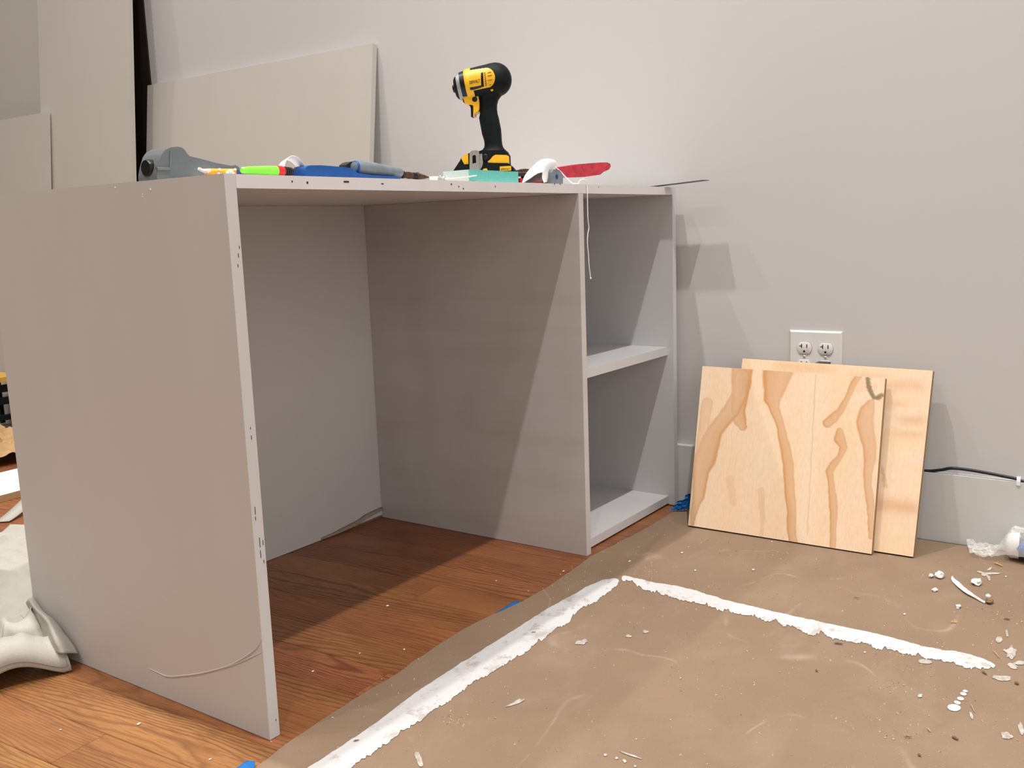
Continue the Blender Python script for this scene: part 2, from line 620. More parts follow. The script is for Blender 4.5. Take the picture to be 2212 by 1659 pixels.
# the left side is a full sheet, the top butts against its inner face
obj('left_side_panel', box(0, T, 0, D, 0.0008, H, 0.0006), [M['primer']], cab)
obj('top_panel', box(T + 0.0006, W - T - 0.0006, 0.0004, D, H - T, H - 0.0004, 0.0006), M['primer_edge'], cab)
obj('divider', box(DV, DV + T, 0, D - 0.0145, 0.0008, H - T - 0.0004, 0.0006), M['primer_div'], cab)
obj('right_side_panel', box(W - T, W, 0, D, 0.0008, H, 0.0006), M['primer_right'], cab)
obj('shelf', box(DV + T + 0.0003, W - T - 0.0003, 0.015, D - 0.0145, 0.373, 0.3925, 0.0006), M['primer_right'], cab)
obj('bottom_shelf', box(DV + T + 0.0003, W - T - 0.0003, 0.0155, D - 0.0145, 0.0045, 0.0235, 0.0006), M['primer_right'], cab)
# back panel with a chipped, lifted bottom edge near the divider
bp = [(T, 0.001), (0.66, 0.001), (0.70, 0.0015), (0.74, 0.003), (0.77, 0.004), (0.80, 0.005), (0.83, 0.006), (DV, 0.006)]
pts = bp + [(W - T, 0.006), (W - T, H - T - 0.0004), (T, H - T - 0.0004)]
obj('back_panel', prism(pts, D - 0.014, D, 0), M['primer'], cab)
bm = bm_new()
ra, rb, rc = [], [], []
for x, z in spline([(x, 0, z) for x, z in [(0.655, 0.002), (0.70, 0.003), (0.74, 0.006), (0.775, 0.009), (0.80, 0.015), (0.857, 0.020)]], 5) and [(p.x, p.z) for p in spline([(0.655, 0, 0.002), (0.70, 0, 0.003), (0.74, 0, 0.006), (0.775, 0, 0.009), (0.80, 0, 0.015), (0.857, 0, 0.020)], 5)]:
    s = math.sin(min(0.8, (x - 0.655) / 0.25) * math.pi)
    ra.append((x, D - 0.0145, z + 0.004 + 0.003 * s))
    rb.append((x, D - 0.0160 - 0.003 * s, z + 0.002 + 0.002 * s))
    rc.append((x, D - 0.0165 - 0.007 * s, z + 0.0002))
add_rings(bm, [ra, rb, rc], False, False)
lip = obj('peeled_paper_edge', bm, M['tan'], cab, 60)
sm = lip.modifiers.new('thick', 'SOLIDIFY')
sm.thickness = 0.0008
# small nail holes, a staple, worn spots on the front edges
for u, v, w_, h_ in [(631, 392, 2.2, 2.4), (664, 394.5, 3.2, 3.0), (748, 392.6, 10.5, 2.6), (826, 397, 5, 1.6), (975, 398, 2.6, 3.0), (991, 403, 2.2, 2.4),
                     (1001, 407.5, 2.4, 2.4), (1070, 403, 1.6, 3.2), (1198, 397.5, 2.6, 1.8), (1210, 398, 2.2, 1.8), (1293, 404, 1.6, 2.6)]:
    p = at(u, v, 1, 0.0003)
    obj('staple' if w_ > 8 else 'nail_hole', box(p.x - w_ / 2000, p.x + w_ / 2000, 0.00005, 0.0007, p.z - h_ / 2000, p.z + h_ / 2000), M['hole'], cab)
for u, v, h_ in [(517, 534, 5), (515, 552, 7), (514, 574, 5), (541, 925, 4), (543, 945, 7), (551, 1103, 14), (552, 1120, 7), (561, 1172, 18), (568, 1172, 9),
                 (563, 1197, 13), (570, 1213, 6), (596, 1555, 4)]:
    p = at(u, v, 1, 0.0)
    x = min(max(p.x, 0.0012), T - 0.0012)
    obj('nail_hole', box(x - 0.0005, x + 0.0005, -0.0003, 0.0004, p.z - h_ / 2600, p.z + h_ / 2600), M['hole'], cab)
# paint ridge (scratch) across the foot of the left side, two bits of dried filler
for path in ([(318, 1443), (340, 1452), (362, 1461), (400, 1459), (440, 1453), (500, 1437), (540, 1421), (566, 1409)],
             [(455, 1452), (500, 1435), (535, 1415), (556, 1397), (565, 1378)]):
    pp = spline([at(u, v, 0, -0.0001) for u, v in path], 4)
    n_ = len(pp)
    obj('paint_ridge', tube(pp, [0.0002 + 0.0010 * math.sin(math.pi * i / (n_ - 1)) ** 0.6 for i in range(n_)], 8), M['primer'], cab, 60)
for u, v, r in [(325, 410, 0.0022), (308, 426, 0.0018), (308, 420, 0.0015), (249, 406, 0.0018), (318, 1470, 0.0012), (186, 1318, 0.001), (134, 1290, 0.001)]:
    p = at(u, v, 0, 0.0)
    b = bm_new()
    bmesh.ops.create_icosphere(b, subdivisions=1, radius=r, matrix=Matrix.Translation(p) @ Matrix.Diagonal((0.4, 1, 1.2, 1)))
    obj('filler_bump', b, M['primer_edge'], cab, 60)

# ------------------------------------------------------------------ kraft paper with dried paint
EDGE = [(-0.30, -0.034), (-0.057, -0.036), (0.026, -0.025), (0.10, -0.020), (0.174, -0.017), (0.246, -0.017), (0.30, -0.010), (0.378, -0.005), (0.44, -0.004), (0.492, -0.008),
        (0.545, -0.017), (0.60, -0.022), (0.66, -0.024), (0.75, -0.018), (0.87, -0.009), (0.96, -0.014), (1.055, -0.021), (1.15, -0.022), (1.216, -0.021), (1.30, -0.012)]


def edge_y(x):
    for (a, ya), (b, yb) in zip(EDGE[:-1], EDGE[1:]):
        if x <= b:
            t = (x - a) / (b - a)
            t = t * t * (3 - 2 * t)
            return ya + (yb - ya) * t
    return EDGE[-1][1]


def paper_z(x, y):
    d = min(1.0, max(0.0, (edge_y(x) - y) / 0.10))
    w = 0.5 + 0.5 * fbm(x * 2.2, y * 2.2, 3.1, 2)
    z = 0.0012 + 0.0030 * d * w
    # soft ridge under the long paint line and a buckle running to the plywood
    z += 0.0022 * math.exp(-((y + 0.145) / 0.035) ** 2) * (1 if x < 0.85 else math.exp(-((x - 0.85) / 0.06) ** 2))
    q = (x - 0.85) * 0.52 - (y + 0.125) * -1.0
    z += 0.0035 * math.exp(-((y + 0.115 - 0.13 * (x - 0.86)) / 0.014) ** 2) * math.exp(-((x - 0.99) / 0.13) ** 2)
    # pressed flat under the plywood
    z = 0.0012 + (z - 0.0012) * (1 - 0.75 * max(0.0, min(1.0, (x - 1.03) / 0.09)))
    return z


nx, ny = 200, 240
bm = bm_new()
rows = []
for i in range(nx + 1):
    x = -0.30 + (1.5985) * i / nx
    ey = edge_y(x) + 0.0012 * fbm(x * 30, 0.3)
    r = []
    for j in range(ny + 1):
        t = (j / ny) ** 1.25
        y = ey + (-2.2 - ey) * t
        r.append(bm.verts.new((x, y, paper_z(x, y))))
    rows.append(r)
for a, b in zip(rows[:-1], rows[1:]):
    for j in range(ny):
        bm.faces.new((a[j], a[j + 1], b[j + 1], b[j]))
paper = tag(obj('kraft_paper', bm, M['kraft'], None, 80), 'brown kraft paper covering the floor before the cabinet, with white paint lines', 'floor paper')


def on_paper(u, v, lift=0.0):
    p = fl(u, v, 0.003)
    p.z = paper_z(p.x, p.y) + lift
    return p


def resample(pts, n):
    P = spline([(u, v, 0) for u, v in pts], 10)
    L = [0.0]
    for a, b in zip(P[:-1], P[1:]):
        L.append(L[-1] + (b - a).length)
    out = []
    j = 0
    for i in range(n):
        s = L[-1] * i / (n - 1)
        while j < len(L) - 2 and L[j + 1] < s:
            j += 1
        t = (s - L[j]) / max(1e-9, L[j + 1] - L[j])
        p = P[j].lerp(P[j + 1], min(1, t))
        out.append((p.x, p.y))
    return out


def stripe(up, lo, ru, rl, n=420, m=8, seed=0.0):
    A, B = resample(up, n), resample(lo, n)
    bm = bm_new()
    V = []
    for i in range(n):
        du = ru * fbm(i * 0.09, seed, 0.0, 3)
        dl = rl * (0.8 * fbm(i * 0.05, seed + 5, 0.0, 3) - 1.1 * max(0.0, fbm(i * 0.13, seed + 9, 0.0, 3) - 0.08) + 0.35 * fbm(i * 0.5, seed + 2))
        e_ = min(i, n - 1 - i)
        if e_ < 8:
            q_ = math.sqrt(1 - (1 - e_ / 8) ** 2)
            dl -= (1 - q_) * (B[i][1] - A[i][1]) * 0.5
            du += (1 - q_) * (B[i][1] - A[i][1]) * 0.45
        row = []
        for k in range(m):
            t = k / (m - 1)
            u = A[i][0] + (B[i][0] - A[i][0]) * t
            v = A[i][1] + (B[i][1] - A[i][1]) * t
            v += du * (1 - t) + dl * t
            p = on_paper(u, v, 0.0010)
            row.append(bm.verts.new(p))
        V.append(row)
    for a, b in zip(V[:-1], V[1:]):
        for k in range(m - 1):
            bm.faces.new((a[k], a[k + 1], b[k + 1], b[k]))
    return bm


obj('paint_stripe', stripe([(560, 1725), (665, 1659), (750, 1604), (820, 1556), (900, 1495), (1000, 1430), (1100, 1368), (1185, 1314), (1230, 1290), (1290, 1258), (1338, 1250)],
                           [(660, 1725), (765, 1659), (830, 1612), (900, 1565), (950, 1530), (1000, 1495), (1100, 1432), (1160, 1395), (1235, 1338), (1290, 1300), (1336, 1272)], 2.2, 10.0, seed=1.0), M['paint'], paper, 80)
obj('paint_stripe', stripe([(1342, 1254), (1350, 1247), (1400, 1257), (1480, 1270), (1560, 1294), (1640, 1314), (1700, 1328), (1800, 1350), (1900, 1371), (2000, 1398), (2080, 1411), (2120, 1423), (2151, 1437)],
                           [(1341, 1257), (1375, 1268), (1440, 1288), (1500, 1303), (1560, 1317), (1640, 1338), (1700, 1353), (1800, 1380), (1880, 1395), (1960, 1414), (2040, 1432), (2100, 1444), (2150, 1446)], 1.6, 11.0, seed=4.0), M['paint'], paper, 80)


def splat(u, v, ru, rv, ang=0.0, rag=0.12, seed=0, n=30):
    """flat dried drop on the paper, outline in photo pixels"""
    bm = bm_new()
    ca, sa = math.cos(ang), math.sin(ang)
    c = bm.verts.new(on_paper(u, v, 0.0018))
    ring = []
    for i in range(n):
        a = 2 * math.pi * i / n
        k = 1 + rag * 1.1 * fbm(math.cos(a) * 1.2 + seed, math.sin(a) * 1.2, seed, 2)
        x, y = ru * k * math.cos(a), rv * k * math.sin(a)
        ring.append(bm.verts.new(on_paper(u + x * ca - y * sa, v + x * sa + y * ca, 0.0010)))
    for i in range(n):
        bm.faces.new((c, ring[i], ring[(i + 1) % n]))
    return bm


for i, s in enumerate([(2061, 1530, 14.5, 7.5, 0.1, .05), (2068, 1519, 7.5, 3.6, 0.3, .05), (2075, 1510.5, 7.5, 3.8, 0.2, .05), (2081, 1500, 7.2, 3.6, 0.2, .05), (2085, 1494, 5.5, 2.6, 0.2, .05),
                       (1998, 1430, 16, 4.5, 0.06, .2), (2163, 1466, 18, 5.5, 0.1, .5), (2158, 1383, 7, 7, 0.4, .2), (2185, 1410, 8, 14, 0.3, .6), (2174, 1591, 12, 7, 0.2, .35), (2206, 1575, 5, 14, -0.3, .4),
                       (2098, 1547, 3, 9, -0.35, .3), (2095, 1434, 12, 2.6, 0.25, .3), (1988, 1504, 5, 4, 0.3, .6), (1470, 1466, 2, 1.5, 0, .3), (905, 1640, 7, 15, -0.35, .35), (1115, 1517, 20, 3.5, -0.42, .5),
                       (1255, 1389, 12, 5, -0.3, .6), (1308, 1630, 3.5, 3, 0.2, .2), (1332, 1637, 3.2, 2.6, 0.2, .2), (1349, 1643, 4.5, 3.4, 0.5, .3), (1372, 1654, 3.0, 2.6, 0.2, .2), (1361, 1630, 26, 1.6, 0.33, .6),
                       (2130, 1437, 14, 3.5, 0.3, .6), (2205, 1433, 14, 4, -0.1, .4), (1395, 1366, 7, 3, 0.2, .5), (1358, 1376, 6, 3, 0.2, .5), (2140, 1238, 21, 2.2, -0.02, .3), (2127, 1240, 8, 4, 0.1, .5), (2136, 1247, 3.5, 6, -0.5, .5), (2138, 1228, 6, 2.2, -0.5, .5), (2118, 1235, 8, 1.8, 0.25, .3), (2175, 1368, 3, 7, -0.2, .5), (2172, 1407, 6, 2.5, 0.5, .5), (2188, 1440, 12, 5, 0.35, .4)]):
    obj('paint_drop', splat(*s, seed=i * 1.3), M['thin_paint'] if s[5] >= 0.2 else M['crumb'], paper, 80)

# ------------------------------------------------------------------ plywood offcuts
CORN = [(318, 298), (1398, 368), (1320, 1420), (230, 1250)]      # traced corners of the front sheet, in tracing units


def to_uv(x, y):
    (x0, y0), (x1, y1), (x2, y2), (x3, y3) = CORN
    u, v = 0.5, 0.5
    for _ in range(25):
        fx = (1 - u) * (1 - v) * x0 + u * (1 - v) * x1 + u * v * x2 + (1 - u) * v * x3 - x
        fy = (1 - u) * (1 - v) * y0 + u * (1 - v) * y1 + u * v * y2 + (1 - u) * v * y3 - y
        xu = (1 - v) * (x1 - x0) + v * (x2 - x3)
        yu = (1 - v) * (y1 - y0) + v * (y2 - y3)
        xv = (1 - u) * (x3 - x0) + u * (x2 - x1)
        yv = (1 - u) * (y3 - y0) + u * (y2 - y1)
        d = xu * yv - xv * yu
        u -= (fx * yv - fy * xv) / d
        v -= (xu * fy - yu * fx) / d
    return u, v


# heartwood figure of the veneer: (x, y, half width) along each band; side = which border is crisp (-1 left, 1 right)
BANDS = [
    ([(575, 300, 66), (570, 400, 62), (560, 500, 52), (545, 570, 46), (560, 630, 40), (578, 668, 26)], 1, 1.0),
    ([(575, 360, 50), (560, 470, 50), (505, 570, 52), (450, 630, 50), (400, 690, 52), (365, 780, 66), (335, 860, 72), (310, 930, 52), (305, 1020, 42), (298, 1080, 36), (280, 1130, 26), (262, 1180, 22), (258, 1240, 12)], 1, 0.9),
    ([(350, 520, 36), (335, 620, 34), (318, 760, 36), (300, 900, 34)], -1, 0.5),
    ([(795, 330, 92), (775, 420, 74), (760, 500, 54), (770, 560, 34), (790, 610, 27), (812, 680, 26), (835, 780, 30), (850, 880, 32), (862, 980, 32), (868, 1080, 30), (872, 1180, 26), (874, 1280, 26), (885, 1360, 28)], -1, 1.0),
    ([(1250, 360, 20), (1215, 430, 17), (1180, 500, 16), (1150, 570, 18), (1115, 620, 30), (1085, 645, 30)], -1, 1.0),
    ([(1150, 690, 18), (1150, 740, 34), (1170, 785, 22), (1150, 840, 16), (1112, 890, 24), (1090, 930, 24), (1098, 990, 20), (1112, 1080, 26), (1115, 1180, 22), (1110, 1280, 18), (1108, 1400, 16)], -1, 1.0),
    ([(1325, 520, 22), (1300, 570, 42), (1288, 630, 48), (1300, 700, 44), (1312, 780, 36), (1310, 860, 34), (1298, 930, 26), (1298, 1010, 24), (1310, 1100, 24), (1322, 1200, 18), (1322, 1320, 14)], -1, 0.85),
    ([(690, 1050, 20), (700, 1200, 18), (690, 1330, 10)], 0, 0.3), ([(500, 980, 26), (520, 1120, 22)], 0, 0.22),
    ([(1260, 400, 60), (1330, 420, 30)], 0, 0.15)]
BANDS_UV = []
for pts, side, k in BANDS:
    q = []
    for x, y, w_ in pts:
        u, v = to_uv(x, y)
        q.append((u, v, w_ / 1085.0))
    BANDS_UV.append((sorted(q, key=lambda a: a[1]) if side == 9 else q, side, k))
KNOT = [to_uv(x, y) for x, y in [(1308, 372), (1312, 420), (1326, 462), (1342, 490), (1362, 488), (1380, 472)]]
PENCIL = [to_uv(1015, 345), to_uv(965, 1310)]


def seg_d(u, v, a, b):
    dx, dy = b[0] - a[0], b[1] - a[1]
    L2 = dx * dx + dy * dy
    t = max(0, min(1, ((u - a[0]) * dx + (v - a[1]) * dy) / max(L2, 1e-9)))
    px, py = a[0] + dx * t, a[1] + dy * t
    return math.hypot(u - px, v - py), t, u - px


def sstep(a, b, x):
    t = max(0.0, min(1.0, (x - a) / (b - a)))
    return t * t * (3 - 2 * t)


PALE = Vector((0.84, 0.625, 0.415))
PALE2 = Vector((0.85, 0.66, 0.48))
HEART = Vector((0.60, 0.30, 0.12))
GREY = Vector((0.20, 0.155, 0.085))


def grain_front(u, v):
    wu = u + 0.007 * fbm(u * 9, v * 5, 1.0) + 0.0025 * fbm(u * 40, v * 14, 2.0)
    wv = v + 0.006 * fbm(u * 9, v * 5, 7.0)
    s = 0.0
    for q, side, k in BANDS_UV:
        best = -9
        for a, b in zip(q[:-1], q[1:]):
            d, t, sx = seg_d(wu, wv, a, b)
            w_ = a[2] + (b[2] - a[2]) * t
            n_ = (w_ - d) / max(w_, 1e-4)
            if n_ > best:
                best, bs, bw = n_, sx, w_
        if best > -0.6:
            e = 0.10
            val = sstep(-e, e, best)
            rel = bs / max(bw, 1e-4)
            if side:
                val *= 0.62 + 0.38 * max(0, min(1, 0.5 + 0.5 * rel * side))
                val *= 0.80 + 0.35 * sstep(0.55, 0.05, best)
            s = max(s, val * k)
    base = PALE.lerp(PALE2, max(0, min(1, 0.5 + fbm(u * 7, v * 1.2, 3.0))))
    c = base.lerp(HEART, min(1, s * 0.95))
    kd = min(seg_d(wu, wv, a, b)[0] for a, b in zip(KNOT[:-1], KNOT[1:]))
    c = c.lerp(GREY, 0.9 * sstep(0.017, 0.006, kd + 0.006 * fbm(u * 60, v * 60, 5.0)))
    pd = seg_d(u, v, PENCIL[0], PENCIL[1])[0]
    c = c.lerp(Vector((0.50, 0.40, 0.20)), 0.55 * sstep(0.0035, 0.0015, pd))
    return c


def grain_back(u, v):
    s = 0.0
    for vc, hw, u0, u1, k in [(0.035, 0.03, 0.2, 0.5, 0.35), (0.10, 0.035, 0.78, 0.97, 0.45), (0.27, 0.03, 0.86, 1.0, 0.5), (0.34, 0.025, 0.84, 0.99, 0.35), (0.75, 0.045, 0.78, 1.0, 0.62), (0.19, 0.018, 0.8, 0.9, 0.3), (0.05, 0.02, 0.62, 0.8, 0.3)]:
        dv = (v - vc + 0.02 * fbm(u * 4, v * 3, 1.0)) / hw
        du = min(sstep(u0 - 0.06, u0 + 0.05, u), 1 - sstep(u1 - 0.05, u1 + 0.06, u))
        s = max(s, k * math.exp(-dv * dv) * du)
    c = PALE.lerp(PALE2, max(0, min(1, 0.5 + fbm(u * 1.5, v * 9, 6.0)))).lerp(HEART, min(1, s * 0.9))
    if 0.80 + (v - 0.55) * 0.22 < u < 0.815 + (v - 0.55) * 0.32 and 0.54 < v < 0.66:
        c = c.lerp(Vector((0.50, 0.33, 0.16)), 0.5)
    c = c.lerp(Vector((0.52, 0.38, 0.2)), 0.5 * sstep(0.004, 0.0015, abs(v - 0.945)))
    return c


def ply_sheet(name, tl, tr, br, bl, th, grain, nu, nv, label):
    """front face corners; the sheet is th thick behind them"""
    tl, tr, br, bl = map(Vector, (tl, tr, br, bl))
    nrm = (tr - tl).cross(bl - tl).normalized()
    if nrm.x < 0:
        nrm = -nrm          # points to the wall
    root = thing(name, label, 'plywood', (bl + br) / 2)
    org = root.location
    bm = bm_new()
    cl = bm.verts.layers.float_color.new('grain')
    pl = bm.verts.layers.float.new('ply')
    G = []
    for j in range(nv + 1):
        v = j / nv
        r = []
        for i in range(nu + 1):
            u = i / nu
            p = tl.lerp(tr, u).lerp(bl.lerp(br, u), v) - org
            x = bm.verts.new(p)
            c = grain(u, v)
            x[cl] = (c.x, c.y, c.z, 1)
            r.append(x)
        G.append(r)
    for a, b in zip(G[:-1], G[1:]):
        for i in range(nu):
            bm.faces.new((a[i], a[i + 1], b[i + 1], b[i]))
    obj('veneer_face', bm, M['ply'], root)
    bm = bm_new()
    pl = bm.verts.layers.float.new('ply')
    f = [tl - org, tr - org, br - org, bl - org]
    A = [bm.verts.new(p + nrm * 0.0002) for p in f]
    B = [bm.verts.new(p + nrm * th) for p in f]
    for x in A:
        x[pl] = 0.0
    for x in B:
        x[pl] = 1.0
    for i in range(4):
        j = (i + 1) % 4
        bm.faces.new((A[i], A[j], B[j], B[i]))
    bm.faces.new(B)
    obj('ply_core', bm, M['ply_edge'], root)
    return root


def pz(x, y):
    return paper_z(x, y)


# positions measured on floor and wall; both lean on the wall side
ply_sheet('plywood_sheet', (1.2848, -0.172, 0.3733), (1.2848, -0.581, 0.3683), (1.1670, -0.580, 0.0050), (1.1600, -0.176, 0.0060), 0.0165, grain_back, 120, 100,
          'larger pale plywood offcut behind, its right strip and top showing, leaning below the outlet')
ply_sheet('plywood_sheet', (1.2500, -0.0885, 0.3560), (1.2500, -0.4960, 0.3525), (1.1450, -0.5045, 0.0046), (1.1400, -0.1010, 0.0050), 0.0150, grain_front, 210, 180,
          'front plywood offcut with orange wavy grain and a grey knot scar, leaning by the wall')

# ------------------------------------------------------------------ sheets leaning on the wall behind
def lean_sheet(name, y0, y1, top, k, zt, th, label, mat):
    """X = top at z=zt on the front face, growing out by k per metre downwards"""
    root = thing(name, label, 'board', (top - k * zt, (y0 + y1) / 2, 0))
    yh = (y1 - y0) / 2
    nx_ = Vector((1, 0, -k)).normalized()
    c = []
    for z, dx in ((0.0, 0.0), (zt, k * zt)):
        for y, o_ in ((-yh, 0), (-yh, th), (yh, th), (yh, 0)):
            c.append(Vector((dx, y, z)) + nx_ * o_ + Vector((0, 0, k * th if z == 0 else 0)))
    obj('face_sheet', bevel(hexa(c), 0.0006), mat, root)
    return root


lean_sheet('primed_board', 0.930, 1.986, 1.3005, 0.126, 1.2145, 0.0175, 'wide grey-white primed board leaning on the wall right behind the cabinet', M['sheet'])
lean_sheet('primed_board', 1.932, 2.485, 1.3005, 0.0850, 2.44, 0.0175, 'tall grey-white primed board reaching out of the top of the picture at left', M['sheet'])
lean_sheet('primed_board', 2.415, 3.05, 1.1725, 0.098, 1.157, 0.0150, 'shorter grey-white primed board at the far left edge, partly before the tall one', M['sheet'])

lean_sheet('primed_board', 2.490, 3.60, 1.3005, 0.030, 2.40, 0.0175, 'tall grey-white board at the very left, standing behind the shorter one', M['sheet'])
lean_sheet('gap_shade_panel', 1.990, 2.40, 1.3150, 0.0, 2.30, 0.0055, 'dark panel added as the shade in the gap between the tall and the wide primed boards', M['gap_shade_panel'])  # added thin panel, its dark colour stands for shade in the gap

# ------------------------------------------------------------------ outlet, cable
p0, p1 = at(1706, 712, 0, 1.3185), at(1820, 717, 0, 1.3185)
ow, oh = 0.117, 0.1165
out = thing('outlet', 'white double-gang wall outlet with four sockets above the plywood', 'outlet', (XW, (p0.y + p1.y) / 2, 0.4385 - oh / 2))


def yz_plate(w, h, d, inset, x0=0.0):
    """bevelled plate on the wall facing -x, centred on y,z"""
    b = bm_new()
    r0 = [(x0, -w / 2, -h / 2), (x0, w / 2, -h / 2), (x0, w / 2, h / 2), (x0, -w / 2, h / 2)]
    r1 = [(x0 - d * 0.35, y, z) for _, y, z in r0]
    r2 = [(x0 - d, y * (1 - 2 * inset / w), z * (1 - 2 * inset / h)) for _, y, z in r0]
    add_rings(b, [r0, r1, r2])
    return b


obj('face_plate', yz_plate(ow, oh, 0.0058, 0.0035), M['outlet'], out)
for iy, yy in enumerate((0.0235, -0.0235)):
    for iz, zz in enumerate((0.0195, -0.0195)):
        # duplex face: a disc cut flat at top and bottom, with a thin dark gap around
        def face(r, hh, xa, xb):
            b = bm_new()
            pr_ = []
            for i in range(40):
                a = 2 * math.pi * i / 40
                pr_.append((r * math.cos(a), max(-hh, min(hh, r * math.sin(a)))))
            add_rings(b, [[(xa, y, z) for y, z in pr_], [(xb, y, z) for y, z in pr_], [(xb - 0.0006, y * 0.93, z * 0.93) for y, z in pr_]])
            return b
        g_ = obj('socket', face(0.0166, 0.0138, -0.0056, -0.0072), M['outlet'], out, 35, loc=(0, yy, zz))
        obj('socket_gap', face(0.0176, 0.0148, -0.0050, -0.00555), M['slot'], out, 35, loc=(0, yy, zz))
        b = add_box(bm_new(), -0.0081, -0.0073, -0.0068, -0.0048, 0.0005, 0.0085)
        obj('slot', b, M['slot'], g_)
        b = add_box(bm_new(), -0.0081, -0.0073, 0.0050, 0.0070, 0.0, 0.0090)
        add_box(b, -0.0081, -0.0073, 0.0070, 0.0112, 0.0035, 0.0052)
        obj('slot', b, M['slot'], g_)
        b = lathe([(0, 0.0024), (0.0008, 0.0024)], 14, (-0.0073, 0, -0.0075), (-1, 0, 0))
        obj('ground_hole', b, M['slot'], g_)
    s_ = obj('screw', lathe([(0, 0.0032), (0.0012, 0.0030), (0.0018, 0.0018)], 16, (-0.0057, yy, 0.0), (-1, 0, 0)), M['outlet'], out, 40)
    obj('screw_slot', box(-0.0079, -0.0070, yy - 0.0025, yy + 0.0025, -0.0004, 0.0004), M['slot'], s_)

pc = thing('power_cable', 'black power cable running along the top of the baseboard to the outlet', 'cable', (1.30, -0.55, 0.15))
org = Vector(pc.location)
XB = 1.3085
path = [at(u, v, 0, XB) for u, v in [(1993, 1016.5), (2030, 1015.5), (2055, 1011.5), (2085, 1014), (2120, 1019.5), (2160, 1027), (2200, 1035.5), (2212, 1040)]]
pa = [Vector((1.3015, -0.352, 0.30)), Vector((1.300, -0.365, 0.22)), Vector((1.303, -0.42, 0.165)), Vector((1.306, -0.49, 0.1535))] + path
last = path[-1]
pa += [last + Vector((0.0, -0.10, -0.004)), last + Vector((0, -0.5, -0.0005)), last + Vector((0, -1.2, -0.0005))]
obj('cord', tube([p - org for p in spline(pa, 7)], 0.0034, 10), M['cable'], pc, 60)
pl_c = Vector((XW - 0.0085, (p0.y + p1.y) / 2 - 0.0235, 0.4385 - oh / 2 - 0.0195))
obj('plug', box(pl_c.x - 0.026 - org.x, pl_c.x + 0.001 - org.x, pl_c.y - 0.0125 - org.y, pl_c.y + 0.0125 - org.y, pl_c.z - 0.014 - org.z, pl_c.z + 0.011 - org.z, 0.004, 2), M['cable'], pc, 40)
obj('cord', tube([Vector((pl_c.x - 0.013, pl_c.y, pl_c.z - 0.012)) - org, Vector((1.3035, -0.351, 0.335)) - org, Vector((1.3015, -0.352, 0.30)) - org], 0.0034, 10), M['cable'], pc, 60)
p = at(2201, 1036, 0, XB)
cl = thing('cable_clip', 'small white cable clip holding the black cable on the baseboard', 'clip', (p.x, p.y, 0.148))
b = bm_new()
prof = [(-0.0052, 0.0002), (-0.0052, p.z - 0.148 + 0.0020), (-0.003, p.z - 0.148 + 0.0056), (0.003, p.z - 0.148 + 0.0056), (0.0052, p.z - 0.148 + 0.0020), (0.0052, 0.0002)]
add_rings(b, [[(x, -0.0035, z) for x, z in prof], [(x, 0.0035, z) for x, z in prof]], False, False)
o = obj('clip_band', b, M['white'], cl)
sm = o.modifiers.new('thick', 'SOLIDIFY')
sm.thickness = 0.0016
obj('clip_foot', box(-0.0075, -0.0052, -0.0035, 0.0035, -0.006, 0.003, 0.0004), M['white'], cl)
#@@PART2

# ------------------------------------------------------------------ things on the cabinet top
def top_pt(u, y, z=None):
    """point over pixel column u on the top surface at depth y"""
    z = H if z is None else z
    a, b = -500.0, 2000.0
    for _ in range(60):
        m = (a + b) / 2
        if at(u, m, 1, y).z > z:
            a = m
        else:
            b = m
    return at(u, m, 1, y)


def prof(pts, y, root):
    """photo outline -> (x, z) in the plane Y=y, relative to root; v None = standing on the top"""
    out = []
    for u, v in pts:
        p = top_pt(u, y) if v is None else at(u, v, 1, y)
        out.append((p.x - root.location.x, max(p.z, H + 0.0002) - root.location.z))
    return out


def rel(root, *pts):
    return [Vector(p) - Vector(root.location) for p in pts]


# grey rounded tool with a hole
y0 = 0.150
p = top_pt(415, y0)
gt = thing('grey_tool', 'glossy grey tool with rounded head, black hole at its end and tapering body', 'tool', (p.x, y0 + 0.02, H))
S = lambda x, y: (300 + x / 5.53, 280 + y / 5.53)
o_ = [S(*q) for q in [(70, 560), (72, 520), (92, 430), (112, 370), (140, 300), (190, 245), (270, 212), (370, 203), (430, 213), (470, 240), (505, 285), (540, 318), (700, 350), (900, 398), (1100, 433), (1150, 424), (1185, 442), (1235, 495)]]
o_ = [(u + 26 * (1 - (u - 313) / 213) ** 1.5, v) for u, v in o_]     # the traced outline also shows the receding end
pp = [(x, z) for x, z in prof([(340, None)] + o_ + [(526, None)], y0, gt)]
body = obj('tool_body', prism(pp, -0.020, 0.022, 0.0055, 3, 12), M['grey_tool'], gt, 35)
q = at(325, 366, 1, y0 + 0.020)
hx, hz = pp[0][0] + 0.0010, 0.0172
obj('end_socket', lathe([(0, 0.0105), (0.003, 0.0118), (0.012, 0.0118), (0.0121, 0.0095), (0.004, 0.0090)], 28, (hx - 0.0030, 0.001, hz), (1, 0.0, 0.0)), M['black_gloss'], gt, 35)
a_, b_ = at(338, 364.5, 1, y0), at(366, 364.5, 1, y0)
obj('moulded_rib', tube([(a_.x - gt.location.x, -0.0205, a_.z - gt.location.z), (b_.x - gt.location.x, -0.0205, b_.z - gt.location.z)], 0.0024, 10), M['grey_tool'], gt, 50)
a_, b_ = at(368, 320, 1, y0), at(367, 362, 1, y0)
obj('moulded_rib', tube([(a_.x - gt.location.x, -0.0203, a_.z - gt.location.z - 0.004), (b_.x - gt.location.x, -0.0203, b_.z - gt.location.z)], 0.0016, 10), M['grey_tool'], gt, 50)

